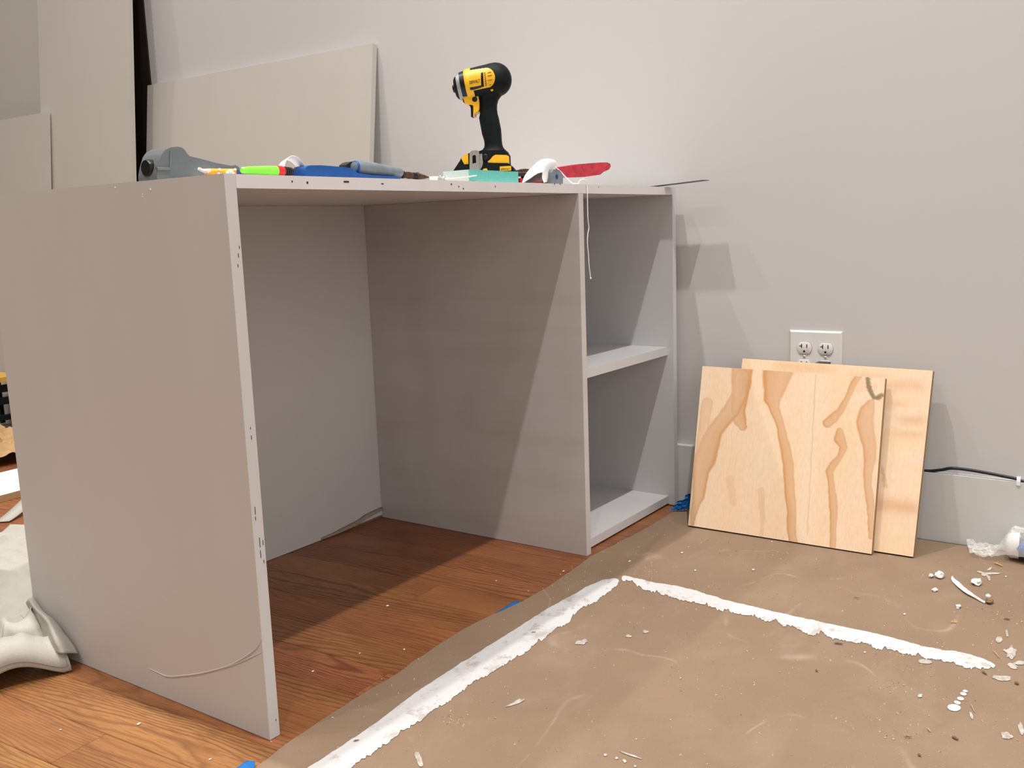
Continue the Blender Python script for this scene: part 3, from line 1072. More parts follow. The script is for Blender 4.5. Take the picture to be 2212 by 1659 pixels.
# orange stub with white crumbs, navy stub behind
a_, b_ = top_pt(444, 0.055), top_pt(509, 0.045)
st = thing('pencil_stub', 'short orange pencil stub with plaster crumbs before the grey tool', 'pencil', ((a_.x + b_.x) / 2, 0.05, H))
zc = H + 0.0052
A, B = rel(st, (a_.x, a_.y, zc), (b_.x, b_.y, zc))
obj('stub_body', tube([A, A.lerp(B, 0.04), A.lerp(B, 0.97), B], [0.0042, 0.0048, 0.0048, 0.0040], 6), M['orange'], st)
c_ = at(429, 364, 1, 0.055)
tip = rel(st, c_)[0]
obj('white_tip', tube([A + Vector((0.002, -0.002, 0.0004)), A.lerp(tip, 0.5), tip], [0.0034, 0.0022, 0.0020], 8), M['crumb'], st, 60)
rr = random.Random(3)
for k in range(9):
    t = [0.02, 0.08, 0.36, 0.42, 0.66, 0.72, 0.78, 0.83, 0.93][k]
    b = bm_new()
    r_ = [0.0026, 0.0022, 0.0022, 0.0018, 0.0026, 0.003, 0.0026, 0.0028, 0.0018][k]
    bmesh.ops.create_icosphere(b, subdivisions=2, radius=r_, matrix=Matrix.Translation(A.lerp(B, t) + Vector((rr.uniform(-.001, .001), -0.0042, rr.uniform(-.003, .0042)))))
    for v_ in b.verts:
        v_.co += Vector((fbm(v_.co.x * 900, v_.co.z * 900), 0, fbm(v_.co.y * 900, v_.co.x * 900))) * r_ * 0.3
    obj('plaster_crumb', b, M['crumb'], st, 70)
a_, b_ = top_pt(500, 0.085), top_pt(534, 0.085)
nv = thing('pencil', 'thin navy pencil end between the orange stub and the lime marker', 'pencil', ((a_.x + b_.x) / 2, 0.085, H))
A, B = rel(nv, (a_.x, .085, H + 0.0062), (b_.x, .085, H + 0.0062))
obj('pencil_shaft', tube([A, B], 0.0060, 6), M['blue_deep'], nv)
obj('pencil_end', tube([B, B + Vector((0.003, 0, 0))], [0.0058, 0.0042], 6), M['black_gloss'], nv)

# lime marker
a_, b_ = top_pt(522, 0.030), top_pt(633, 0.030)
lm = thing('marker', 'lime green marker pen with red ring and dark ribbed cap', 'marker', ((a_.x + b_.x) / 2, 0.03, H))
L = b_.x - a_.x
f_ = lambda u: (top_pt(u, 0.03).x - a_.x)
o3 = (a_.x - lm.location.x, 0, 0.0070)
tilt = (1, 0, 0.006)
obj('barrel', lathe([(0, 0.0028), (0.002, 0.0042), (f_(540), 0.0054), (f_(575), 0.0066), (f_(597), 0.0072)], 24, o3, tilt), M['lime'], lm, 40)
obj('ring', lathe([(f_(597) + 0.0002, 0.0071), (f_(600), 0.0074), (f_(609), 0.0073), (f_(611), 0.0068)], 24, o3, tilt), M['red'], lm, 40)
rib = [(f_(611) + 0.0002, 0.0060)]
for k in range(4):
    t = f_(612) + (f_(629) - f_(612)) * k / 4
    rib += [(t, 0.0068 - 0.0003 * k), (t + 0.0018, 0.0068 - 0.0003 * k), (t + 0.0020, 0.0054 - 0.0003 * k), (t + 0.0034, 0.0054 - 0.0003 * k)]
obj('cap', lathe(rib + [(f_(630), 0.0056), (f_(633), 0.0030)], 24, o3, tilt), M['dark_iron'], lm, 30)

# curled paper strip
yc = 0.062
p = top_pt(628, yc)
cp = thing('paper_curl', 'curled white paper strip arching behind the lime marker', 'paper strip', (p.x, yc, H))
line = spline([rel(cp, at(u, v, 1, yc))[0] for u, v in [(598.5, 374), (599, 363), (604, 349.5), (614, 340), (625, 337.5), (637, 342.5), (647, 352), (655, 362), (660, 372)]], 6)
bm = bm_new()
n_ = len(line)
ra, rb = [], []
for i, q in enumerate(line):
    t = i / (n_ - 1)
    ra.append(q + Vector((-0.004 * (1 - t), -0.004 - 0.016 * (1 - t), 0.0)))
    rb.append(q + Vector((0.012 * (1 - t), 0.012, -0.004 * math.sin(math.pi * t))))
lo = H + 0.0008 - cp.location.z
for r_ in (ra, rb):
    for q in r_:
        q.z = max(q.z, lo)
add_rings(bm, [ra, rb], False, False)
o = obj('strip', bm, M['white'], cp, 80)
sm = o.modifiers.new('thick', 'SOLIDIFY')
sm.thickness = 0.0007

# blue handle
R3 = lambda x, y: (640 + x / 6.144, 310 + y / 6.144)
yb = 0.040
p = top_pt(760, yb)
bh = thing('hand_tool', 'hand tool with a thick blue rubber handle lying under the grey-handled one', 'tool', (p.x, yb + 0.012, H))
pts = [(659.5, None)] + [R3(*q) for q in [(117, 360), (126, 325), (145, 302), (180, 290), (320, 288), (480, 300), (620, 311), (740, 330), (820, 392), (1000, 418), (1380, 440)]] + [(866, None)]
obj('handle', prism(prof(pts, yb, bh), -0.012, 0.014, 0.0050, 3, 20), M['blue_grip'], bh, 40)
pts = [R3(*q) for q in [(615, 325), (620, 285), (655, 258), (700, 242), (770, 240), (770, 330)]]
obj('thumb_lever', prism(prof(pts, yb + 0.03, bh), 0.010, 0.026, 0.0025, 2, 20), M['dark_iron'], bh, 40)

# grey handled tool with rusty shank
yg = 0.055
gA, gB = at(766, 361, 1, yg), at(866, 373.5, 1, yg)
gh = thing('hand_tool', 'hand tool with translucent grey handle and a rusty dark tip pointing right', 'tool', ((gA.x + gB.x) / 2, yg, H))
A, B = rel(gh, gA, gB)
ax = (B - A).normalized()
Lg = (B - A).length
obj('handle', lathe([(-0.0035, 0.0030), (-0.0018, 0.0074), (0.002, 0.0094), (0.010, 0.0106), (Lg * 0.3, 0.0112), (Lg * 0.55, 0.0098), (Lg * 0.78, 0.0082), (Lg * 0.9, 0.0080), (Lg * 0.97, 0.0076), (Lg, 0.0060)], 28, A, ax), M['grey_grip'], gh, 40)
obj('end_band', lathe([(-0.0012, 0.0086), (0.0004, 0.0097), (0.0020, 0.0101), (0.0021, 0.0090)], 28, A, ax), M['blue_grip'], gh, 40)
e = lambda u, v: rel(gh, at(u, v, 1, yg))[0]
ax2 = (e(925, 383) - e(867, 377)).normalized()
X2 = e(867, 377)
d_ = lambda u: (e(u, 377).x - X2.x) / ax2.x
obj('ferrule', lathe([(0, 0.0058), (d_(870), 0.0064), (d_(874), 0.0050)], 16, X2, ax2), M['dark_iron'], gh, 40)
obj('shank', lathe([(d_(873), 0.0042), (d_(877), 0.0052), (d_(882), 0.0058), (d_(888), 0.0054), (d_(890), 0.0046)], 14, X2, ax2), M['rust'], gh, 40)
obj('collar', lathe([(d_(889), 0.0050), (d_(891), 0.0055), (d_(896), 0.0055), (d_(898), 0.0048)], 14, X2, ax2), M['black_gloss'], gh, 40)
obj('tip', lathe([(d_(897), 0.0056), (d_(901), 0.0066), (d_(904), 0.0052), (d_(913), 0.0040), (d_(924), 0.0014), (d_(927), 0.0004)], 14, X2, ax2), M['rust'], gh, 40)

# little white block, two clear anchors, white rod
p = top_pt(936.5, 0.02)
wb = thing('plastic_block', 'tiny white plastic block beside the rusty tip', 'block', (p.x, 0.02, H))
obj('block_body', box(-0.0055, 0.0055, -0.004, 0.004, 0.0002, 0.0068, 0.0006), M['white'], wb)
obj('block_lug', box(0.0055, 0.0068, -0.002, 0.002, 0.001, 0.0045, 0.0004), M['white'], wb)
for i, (u, lab) in enumerate([(950.5, 'left one of two small clear plastic anchors near the turquoise block'), (963, 'right one of two small clear plastic anchors near the turquoise block')]):
    p = top_pt(u, 0.03)
    an = thing('wall_anchor', lab, 'anchor', (p.x, 0.03, H), 0, 'clear plastic anchors')
    obj('anchor_head', lathe([(0, 0.0030), (0.0010, 0.0046), (0.0030, 0.0048), (0.0038, 0.0036)], 18, (-0.003, 0, 0.0052), (0.8, -0.6, 0)), M['clear'], an, 40)
    obj('anchor_body', lathe([(0, 0.0030), (0.005, 0.0034), (0.010, 0.0026), (0.013, 0.0010)], 14, (0.0005, -0.0025, 0.0050), (-0.5, 0.85, 0.02)), M['clear'], an, 40)
yr = 0.006
rd = thing('white_rod', 'thin white plastic rod leaning across the turquoise block corner', 'rod', (top_pt(985, yr).x, yr, H))
pts = rel(rd, at(964, 387, 1, 0.006), at(985, 385.5, 1, 0.006), at(1010, 382.5, 1, 0.006), at(1029, 379.5, 1, 0.0065))
pts[0].z = max(pts[0].z, 0.0015)
obj('rod_shaft', tube(spline(pts, 5), 0.0013, 10), M['white'], rd, 60)
obj('rod_head', lathe([(0, 0.0018), (0.003, 0.0021), (0.008, 0.0019), (0.009, 0.0013)], 14, pts[0] - Vector((0.002, 0, -0.0004)), (1, 0, 0.05)), M['white'], rd, 40)

# turquoise block
pL, pR, pT = top_pt(1014, 0.010), top_pt(1120, 0.010), at(1066, 368.5, 1, 0.010)
tq = thing('sanding_block', 'turquoise foam block with a pale side standing before the drill battery', 'block', ((pL.x + pR.x) / 2, 0.010, H))
hw = (pR.x - pL.x) / 2
ht = pT.z - H
bm = box(-hw, hw, 0, 0.056, 0.0003, ht, 0.0012, 2)
obj('foam_core', bm, M['teal'], tq)
obj('pale_side', box(-hw - 0.0012, -hw, 0.0006, 0.0555, 0.0006, ht - 0.0004, 0.0003), M['mint'], tq)

# ------------------------------------------------------------------ impact driver
pb = top_pt(1052, 0.158)
psi = math.atan2(-0.862, 0.507)
dr = thing('impact_driver', 'black and yellow cordless impact driver standing upright on its battery', 'power tool', (pb.x, pb.y, H), psi)
Rr = Vector((math.cos(psi), math.sin(psi), 0))
Nn = Vector((-math.sin(psi), math.cos(psi), 0))     # away from the camera


def dl(u, v, off=0.0):
    """photo pixel -> (a, b) in the tool's own side plane shifted by off"""
    p0_ = pb + Nn * off
    d = RX * ((u - 1106) / FPX) + RY * ((v - 829.5) / FPX) + RZ
    q_ = CAM + d * ((p0_ - CAM).dot(Nn) / d.dot(Nn))
    q_ = q_ - pb
    return q_.dot(Rr), q_.z


def C10(x, y):
    return 960 + x / 10.37, 120 + y / 10.37


def C11(x, y):
    return 970 + x / 11.85, 260 + y / 11.85


a0, b0 = dl(*C10(185, 752))
a1, b1 = dl(*C10(1130, 548))
axd = Vector((a1 - a0, 0, b1 - b0)).normalized()
O = Vector((a0, 0, b0))
upd = Vector((-axd.z, 0, axd.x))
tf = lambda x: (dl(*C10(x, 752 - (x - 185) * 0.2159), -0.030)[0] - a0) / axd.x
tt = lambda x: (dl(*C10(x, 752 - (x - 185) * 0.2159))[0] - a0) / axd.x


def dlathe(name, prof_, mat, n=40, ang=35):
    return obj(name, lathe(prof_, n, O, axd, upd), mat, dr, ang)


rs = 0.0000945     # metres per tracing pixel at the tool
dlathe('collet', [(0, 0.0040), (0.0008, 0.0070), (tt(250), 0.0088), (tt(262), 0.0085)], M['black_gloss'])
dlathe('nose_ring', [(tt(232), 0.0110), (tt(240), 0.0165), (tt(268), 0.0205), (tt(318), 0.0232)], M['black'])
dlathe('nose_cone', [(tt(310), 0.0238), (tt(318), 0.0252), (tt(400), 0.0278), (tt(505), 0.0292), (tt(507), 0.026)], M['alu'])
# dark window wrapped over the flank of the nose cone
for nm, t0, t1, f0, f1, rad, mt in (('nose_window', tt(392), tt(500), -48, 72, 0.0296, 'black_gloss'),):
    bm = bm_new()
    V = []
    for i in range(6):
        t = t0 + (t1 - t0) * i / 5
        r_ = 0.0277 + (0.0293 - 0.0277) * i / 5 + 0.0006
        row = []
        for k in range(19):
            f = math.radians(f0 + (f1 - f0) * k / 18)
            row.append(bm.verts.new(O + axd * t + (upd * math.sin(f) + Vector((0, -1, 0)) * math.cos(f)) * r_))
        V.append(row)
    for a, b in zip(V[:-1], V[1:]):
        for k in range(18):
            bm.faces.new((a[k], a[k + 1], b[k + 1], b[k]))
    obj(nm, bm, M[mt], dr, 60)

# motor housing: one surface of revolution, cut into the yellow shell and the black overmould
tb0, tb1 = tt(480), tt(1500)
Rm = 0.0315


def body_r(t):
    s = (t - tb0) / (tb1 - tb0)
    if s < 0.06:
        return 0.0288 + 0.0022 * (s / 0.06)
    if s < 0.55:
        return 0.0310 + 0.0012 * (s - 0.06) / 0.49
    q_ = (s - 0.55) / 0.45
    return 0.0322 * math.sqrt(max(0.0, 1 - q_ ** 2.6)) + 0.0010 * math.sin(math.pi * q_)


def yellow(t, f):
    """t along the axis, f angle: 0 = towards the camera, +90 = up"""
    h_ = body_r(t) * math.sin(f)
    front = math.cos(f) > 0
    if t < tt(655):
        return True
    if not front and t < tt(1130):
        return -0.0155 < h_ < 0.0225
    if t > tf(1150) and front:
        return False
    hi, lo = 0.0245 - 0.0035 * (t - tt(655)) / (tt(1100) - tt(655)), -0.0155
    if t > tf(960):
        # rounded rear end of the side cover
        q_ = (t - tf(960)) / (tf(1140) - tf(960))
        if q_ >= 1:
            return False
        k_ = math.sqrt(1 - q_ * q_)
        return 0.003 + (lo - 0.003) * k_ < h_ < 0.003 + (hi - 0.003) * k_
    return lo < h_ < hi


NT, NF = 150, 200
gridv = []
parts = {True: bm_new(), False: bm_new()}
vm = {True: {}, False: {}}


def gv(key, i, k):
    k %= NF
    d = vm[key]
    if (i, k) not in d:
        t = tb0 + (tb1 - tb0) * i / NT
        f = 2 * math.pi * k / NF
        r_ = max(body_r(t), 0.0002)
        if key:
            r_ += 0.0004
        d[(i, k)] = parts[key].verts.new(O + axd * t + (Vector((0, -1, 0)) * math.cos(f) + upd * math.sin(f)) * r_)
    return d[(i, k)]


for i in range(NT):
    for k in range(NF):
        t = tb0 + (tb1 - tb0) * (i + 0.5) / NT
        f = 2 * math.pi * (k + 0.5) / NF
        f = (f + math.pi) % (2 * math.pi) - math.pi
        key = yellow(t, f)
        parts[key].faces.new((gv(key, i, k), gv(key, i + 1, k), gv(key, i + 1, k + 1), gv(key, i, k + 1)))
obj('yellow_housing', parts[True], M['yellow'], dr, 50)
obj('motor_overmould', parts[False], M['black'], dr, 50)
# rear end cap ring and the air vents in the side cover
for j, (x, y, x2, y2) in enumerate([(965, 395, 1050, 370), (960, 465, 1072, 440), (970, 560, 1078, 538), (1000, 668, 1052, 645)]):
    qa, qb = dl(*C10(x, y), -0.030), dl(*C10(x2, y2), -0.030)
    bm = bm_new()
    pts = []
    for i in range(5):
        a_ = qa[0] + (qb[0] - qa[0]) * i / 4
        z_ = qa[1] + (qb[1] - qa[1]) * i / 4
        P_ = Vector((a_, 0, z_)) - O
        t_, h_ = P_.dot(axd), P_.dot(upd)
        pts.append(Vector((a_, -math.sqrt(max(1e-6, body_r(t_) ** 2 - h_ ** 2)) - 0.0003, z_)))
    obj('vent_slot', tube(pts, [0.0005, 0.0010, 0.0011, 0.0011, 0.0006], 8), M['yellow_dark'], dr, 60)


def on_flank(u, v, lift=0.0006):
    a_, z_ = dl(u, v, -0.0305)
    P_ = Vector((a_, 0, z_)) - O
    t_, h_ = P_.dot(axd), P_.dot(upd)
    return Vector((a_, -math.sqrt(max(1e-6, body_r(t_) ** 2 - h_ ** 2)) - lift, z_))


def decal(name, outline, mat, nu=8, nv_=8, lift=0.0007):
    """print patch hugging the housing: quad outline in tracing pixels TL,TR,BR,BL"""
    bm = bm_new()
    V = []
    for j in range(nv_ + 1):
        v = j / nv_
        row = []
        for i in range(nu + 1):
            u = i / nu
            x = (outline[0][0] * (1 - u) + outline[1][0] * u) * (1 - v) + (outline[3][0] * (1 - u) + outline[2][0] * u) * v
            y = (outline[0][1] * (1 - u) + outline[1][1] * u) * (1 - v) + (outline[3][1] * (1 - u) + outline[2][1] * u) * v
            row.append(bm.verts.new(on_flank(*C10(x, y), lift)))
        V.append(row)
    for a, b in zip(V[:-1], V[1:]):
        for i in range(nu):
            bm.faces.new((a[i], a[i + 1], b[i + 1], b[i]))
    return obj(name, bm, mat, dr, 70)


decal('side_bar', [(815, 385), (868, 372), (885, 700), (828, 705)], M['black_gloss'])
decal('side_bar', [(570, 715), (650, 702), (655, 765), (578, 772)], M['black_gloss'], lift=0.0006)
decal('grey_label', [(652, 702), (826, 668), (828, 718), (655, 765)], M['dark_iron'], lift=0.0006)


def letter_mesh(txt):
    cu = bpy.data.curves.new('lettering', 'FONT')
    cu.body = txt
    cu.size = 1.0
    cu.align_x = 'CENTER'
    cu.align_y = 'CENTER'
    cu.offset = 0.02
    cu.fill_mode = 'FRONT'
    to = bpy.data.objects.new('lettering', cu)
    COL.objects.link(to)
    dg = bpy.context.evaluated_depsgraph_get()
    me = bpy.data.meshes.new_from_object(to.evaluated_get(dg))
    bpy.data.objects.remove(to)
    xs = [v.co.x for v in me.vertices]
    ys = [v.co.y for v in me.vertices]
    for v in me.vertices:
        v.co.x = (v.co.x - min(xs)) / (max(xs) - min(xs)) if max(xs) > min(xs) else 0
        v.co.y = (v.co.y - min(ys)) / (max(ys) - min(ys))
    return me


# brand print, bent onto the housing
me = letter_mesh('DEWALT')
TL, TR, BR, BL = (560, 572), (795, 528), (800, 600), (566, 648)
for v in me.vertices:
    u, w_ = v.co.x, 1 - v.co.y
    x = (TL[0] * (1 - u) + TR[0] * u) * (1 - w_) + (BL[0] * (1 - u) + BR[0] * u) * w_
    y = (TL[1] * (1 - u) + TR[1] * u) * (1 - w_) + (BL[1] * (1 - u) + BR[1] * u) * w_
    v.co = on_flank(*C10(x, y), 0.0009)
me.materials.clear()
me.materials.append(M['hole'])
o = bpy.data.objects.new('lettering', me)
COL.objects.link(o)
o.parent = dr
# the vertical print right of the bar is too small to read: a column of short dark strokes
for j in range(7):
    y = 385 + j * 45
    x = 893 + j * 5
    decal('print_stroke', [(x - 6, y), (x + 24, y - 7), (x + 26, y + 18), (x - 4, y + 25)], M['hole'], 2, 2, 0.0007)

# handle
SEC = [  # frame y, left u, right u, half depth
    (200, 1030, 1087, 0.0215), (207, 1035, 1083, 0.0185), (216, 1036, 1076.5, 0.0168), (226, 1036.5, 1074, 0.0163), (236, 1036.5, 1073.6, 0.0163), (246, 1037, 1075, 0.0165), (255, 1035, 1077.6, 0.0170), (267, 1037, 1080, 0.0172),
    (279, 1039.3, 1082.4, 0.0172), (291, 1041.5, 1083.4, 0.0172), (303, 1045.5, 1084, 0.0170), (312, 1047, 1085, 0.0172), (319, 1046, 1087.5, 0.0185), (324, 1042, 1092, 0.0210), (329, 1035, 1098, 0.0245), (334, 1030, 1101, 0.0270), (339, 1026, 1101, 0.0270)]
rings = []
for yv, ul, ur, hd in SEC:
    al, bl_ = dl(ul, yv)
    ar, br_ = dl(ur, yv)
    ca, cb, ra_ = (al + ar) / 2, (bl_ + br_) / 2, (ar - al) / 2
    r_ = []
    for k in range(36):
        f = 2 * math.pi * k / 36
        cx_, sx_ = math.cos(f), math.sin(f)
        ex = 2 / 2.5
        r_.append((ca + ra_ * math.copysign(abs(cx_) ** ex, cx_), hd * math.copysign(abs(sx_) ** ex, sx_), cb + (br_ - bl_) / 2 * cx_))
    rings.append(r_)
obj('grip', add_rings(bm_new(), rings), M['black'], dr, 50)

P10 = lambda *q: [dl(*C10(x, y)) for x, y in q]
obj('trigger_guard', prism(P10((450, 985), (500, 940), (560, 860), (735, 815), (765, 870), (785, 960), (800, 1060), (803, 1180), (795, 1240), (760, 1280), (700, 1310), (690, 1380), (668, 1385), (672, 1200), (665, 1140), (620, 1120), (545, 1112), (480, 1090)), -0.0178, 0.0178, 0.0030, 2, 20), M['yellow'], dr, 40)
obj('trigger', prism(P10((560, 1118), (620, 1122), (662, 1142), (668, 1200), (666, 1388), (630, 1394), (606, 1380), (606, 1290), (600, 1190), (585, 1145)), -0.0085, 0.0085, 0.0025, 2, 20), M['black_gloss'], dr, 40)
obj('nose_foot', prism(P10((395, 975), (450, 990), (480, 1088), (440, 1060), (430, 1005)), -0.012, 0.012, 0.001, 1), M['black'], dr, 40)
q_ = dl(*C10(680, 978), -0.018)
obj('direction_button', lathe([(0, 0.0052), (0.0018, 0.0050), (0.0026, 0.0038)], 24, (q_[0], -0.0170, q_[1]), (0, -1, 0)), M['black_gloss'], dr, 40)
q_ = dl(*C10(1065, 770), -0.024)
obj('logo_bump', lathe([(0, 0.0028), (0.0010, 0.0022), (0.0012, 0.0002)], 12, (q_[0], -0.0245, q_[1]), (0, -1, 0)), M['yellow'], dr, 40)

# foot with yellow flashes, battery, belt hook
P11 = lambda off, *q: [dl(*C11(x, y), off) for x, y in q]
foot = prism(P11(0, (355, 990), (440, 930), (530, 872), (780, 825), (880, 790), (1460, 790), (1545, 880), (1556, 1130), (300, 1130)), -0.029, 0.029, 0.0045, 3, 20)
obj('foot', foot, M['black'], dr, 40)
obj('yellow_flash', prism(P11(-0.029, (985, 1060), (1060, 1000), (1120, 920), (1190, 880), (1480, 888), (1530, 925), (1540, 1108), (1000, 1082)), -0.0303, -0.0255, 0.0012, 2), M['yellow'], dr, 40)
obj('yellow_flash', prism(P11(0, (362, 1000), (440, 905), (535, 868), (545, 1160), (445, 1165)), -0.0300, 0.0300, 0.0015, 2), M['yellow'], dr, 40)
ab = [q for q in P11(0, (160, 1320), (300, 1110), (345, 1040), (420, 1155), (900, 1110), (1540, 1120), (1610, 1165), (1670, 1230), (1700, 1300))]
ab = [(a, b) for a, b in ab] + [(ab[-1][0] + 0.001, 0.0006), (ab[0][0] - 0.003, 0.0006)]
obj('battery', prism(ab, -0.0325, 0.0325, 0.0035, 3, 20), M['black'], dr, 40)
lab = obj('battery_label', prism(P11(-0.0328, (1300, 1180), (1590, 1165), (1590, 1285), (1300, 1290)), -0.0331, -0.0300, 0.0006, 1), M['yellow'], dr, 40)
me = letter_mesh('DEWALT')
q0, q1 = dl(*C11(1325, 1262), -0.0335), dl(*C11(1565, 1205), -0.0335)
for v in me.vertices:
    v.co = Vector((q0[0] + (q1[0] - q0[0]) * v.co.x, -0.0336, q0[1] + (q1[1] - q0[1]) * v.co.y - 0.001))
me.materials.clear()
me.materials.append(M['hole'])
o = bpy.data.objects.new('battery_lettering', me)
COL.objects.link(o)
o.parent = lab
obj('battery_release', prism(P11(-0.0328, (870, 1245), (960, 1225), (1000, 1290), (870, 1290)), -0.0336, -0.0300, 0.0008, 1), M['yellow'], dr, 40)
# belt hook: slotted steel plate with its return leg
HK = -0.040
out_ = [(525, 1300), (525, 830), (560, 785), (640, 765), (720, 765), (770, 800), (778, 1300)]
slot = [(598, 1110), (598, 905), (640, 885), (685, 895), (695, 1090), (650, 1095)]
OU, SL = P11(HK, *out_), P11(HK, *slot)
bm = bm_new()
n_ = 40


def ring_pts(P_, c_, n_):
    out2 = []
    for k in range(n_):
        a = 2 * math.pi * k / n_
        dx, dz = math.cos(a), math.sin(a)
        best = None
        for (x1, z1), (x2, z2) in zip(P_, P_[1:] + P_[:1]):
            den = dx * (z2 - z1) - dz * (x2 - x1)
            if abs(den) < 1e-12:
                continue
            t = ((x1 - c_[0]) * (z2 - z1) - (z1 - c_[1]) * (x2 - x1)) / den
            s = ((x1 - c_[0]) * dz - (z1 - c_[1]) * dx) / den
            if t > 0 and -1e-6 <= s <= 1 + 1e-6 and (best is None or t > best):
                best = t
        out2.append((c_[0] + dx * best, c_[1] + dz * best))
    return out2


cS = dl(*C11(645, 990), HK)
ro, ri = ring_pts(OU, cS, n_), ring_pts(SL, cS, n_)
L_ = [[bm.verts.new((x, yy, z)) for x, z in rr_] for yy, rr_ in ((HK, ro), (HK, ri), (HK + 0.0016, ri), (HK + 0.0016, ro))]
for a in range(4):
    A_, B_ = L_[a], L_[(a + 1) % 4]
    for k in range(n_):
        bm.faces.new((A_[k], A_[(k + 1) % n_], B_[(k + 1) % n_], B_[k]))
obj('belt_hook', bm, M['steel'], dr, 30)
lg = P11(HK + 0.008, (785, 870), (850, 850), (862, 1000), (872, 1080), (855, 1170), (800, 1270), (782, 1285))
bm = prism(lg, HK + 0.004, HK + 0.010, 0.0008, 1)
obj('belt_hook_leg', bm, M['steel'], dr, 40)
q_ = dl(*C11(930, 935), -0.030)
obj('hook_screw', lathe([(0, 0.0058), (0.003, 0.0056), (0.0042, 0.0040)], 20, (q_[0], -0.0285, q_[1]), (0, -1, 0)), M['black_gloss'], dr, 40)

# ------------------------------------------------------------------ mask, pliers, grey spool, ruler
K1 = lambda x, y: (940 + x / 5.185, 100 + y / 5.185)
pm = top_pt(1165, 0.05)
mk = thing('dust_mask', 'crumpled white dust mask with its elastic cord hanging over the cabinet front', 'mask', (pm.x, 0.05, H))


def curve(pts, y):
    return [rel(mk, Vector((p_.x, y, max(p_.z, H + 0.0009))))[0] for p_ in [at(u, v, 1, y) for u, v in pts]]


rows_ = [([(1131, 394), (1144, 386), (1155, 379), (1165, 374), (1172.5, 374), (1172, 385), (1175, 394)], 0.030),
         ([(1128, 394), (1139, 383), (1152, 375), (1165, 370.5), (1175, 369), (1175, 384), (1178, 394)], 0.032),
         ([(1128, 393), (1134.5, 379), (1146, 366), (1160, 356), (1180, 355), (1181, 376), (1181, 394)], 0.038),
         ([(1129, 393), (1135, 378), (1151, 359), (1171, 345), (1196, 347), (1193, 371), (1184, 394)], 0.050),
         ([(1131, 393), (1137, 378), (1152, 361), (1172, 346), (1203, 352), (1197, 370), (1187, 394)], 0.066),
         ([(1134, 394), (1142, 382), (1156, 370), (1176, 360), (1199, 362), (1194, 378), (1187, 394)], 0.085),
         ([(1140, 395), (1148, 393), (1160, 392), (1176, 391), (1190, 392), (1190, 393), (1187, 395)], 0.100)]
cur = [spline(curve(p_, y), 7) for p_, y in rows_]
ncol = len(cur[0])
cols = [spline([c[i] for c in cur], 5) for i in range(ncol)]
for ccol in cols:
    for q in ccol:
        q.z = max(q.z, 0.0008)
bm = add_rings(bm_new(), cols, False, False)
for v_ in bm.verts:
    v_.co += Vector((1, 1, 1)) * 0.0010 * fbm(v_.co.x * 70, v_.co.y * 70, v_.co.z * 70)
    v_.co.z = max(v_.co.z, 0.0008)
o = obj('mask_shell', bm, M['mask'], mk, 80)
sm = o.modifiers.new('thick', 'SOLIDIFY')
sm.thickness = 0.0012
ys = 0.040
cd = [at(1199, 361, 1, .05), at(1206, 366, 1, .045), at(1214, 374, 1, ys), at(1222, 383, 1, .03), at(1230, 391, 1, .022)]
for u, y in ((1238, .012), (1244, .010), (1249, .008)):
    cd.append(top_pt(u, y, H + 0.0016))
cd += [at(1254, 389.5, 1, .004), at(1261, 388, 1, .0), at(1266.5, 391.5, 1, -.002), at(1268.5, 401, 1, -.0025)]
cd += [at(u, v, 1, -.0025) for u, v in [(1268.7, 420), (1269.2, 450), (1270, 475), (1271.8, 492), (1269.6, 506), (1268.8, 524), (1270.8, 548), (1272, 570), (1274, 588), (1275.5, 600)]]
obj('elastic_cord', tube(rel(mk, *[p_ for p_ in spline(cd, 5)]), 0.0011, 8), M['white'], mk, 60)
b = bm_new()
bmesh.ops.create_icosphere(b, subdivisions=2, radius=0.0022, matrix=Matrix.Translation(rel(mk, at(1275.7, 601, 1, -.0025))[0]))
obj('cord_knot', b, M['white'], mk, 60)

yp = 0.112
pl = thing('pliers', 'red-handled pliers with rusty jaws lying behind the white dust mask', 'pliers', (top_pt(1200, yp).x, yp, H))
Q = lambda *q: prof([K1(x, y) for x, y in q], yp, pl)
obj('upper_handle', prism(Q((1330, 1362), (1450, 1343), (1600, 1320), (1800, 1305), (1900, 1302), (1935, 1318), (1942, 1345), (1925, 1380), (1880, 1400), (1855, 1412), (1825, 1440), (1650, 1465), (1470, 1470), (1380, 1440), (1330, 1420)), -0.006, 0.012, 0.0040, 3, 20), M['red_grip'], pl, 40)
zt = at(1190, 372, 1, yp).z - H
obj('pivot_plate', prism(Q((1060, 1380), (1200, 1375), (1340, 1365), (1340, 1425), (1200, 1440), (1060, 1430)), -0.005, 0.008, 0.0012, 1), M['dark_iron'], pl, 40)
obj('jaw', prism(Q((870, 1395), (960, 1382), (990, 1372), (1070, 1380), (1075, 1405), (960, 1412), (880, 1415)), -0.004, 0.007, 0.0012, 1), M['rust'], pl, 40)
obj('jaw', prism(Q((880, 1420), (960, 1414), (1080, 1410), (1080, 1445), (960, 1458), (900, 1450)), -0.004, 0.007, 0.0012, 1), M['dark_iron'], pl, 40)
obj('pivot_bolt', lathe([(0, 0.005), (0.003, 0.005), (0.004, 0.003)], 16, (Q((1200, 1405))[0][0], -0.0048, Q((1200, 1405))[0][1]), (0, -1, 0)), M['steel'], pl, 40)
x_a, x_b = top_pt(1119, yp).x - pl.location.x, top_pt(1205, yp).x - pl.location.x
obj('lower_handle', bevel(add_box(bm_new(), x_a, x_b, -0.006, 0.009, 0.0003, 0.0165), 0.0045, 3), M['red'], pl, 40)
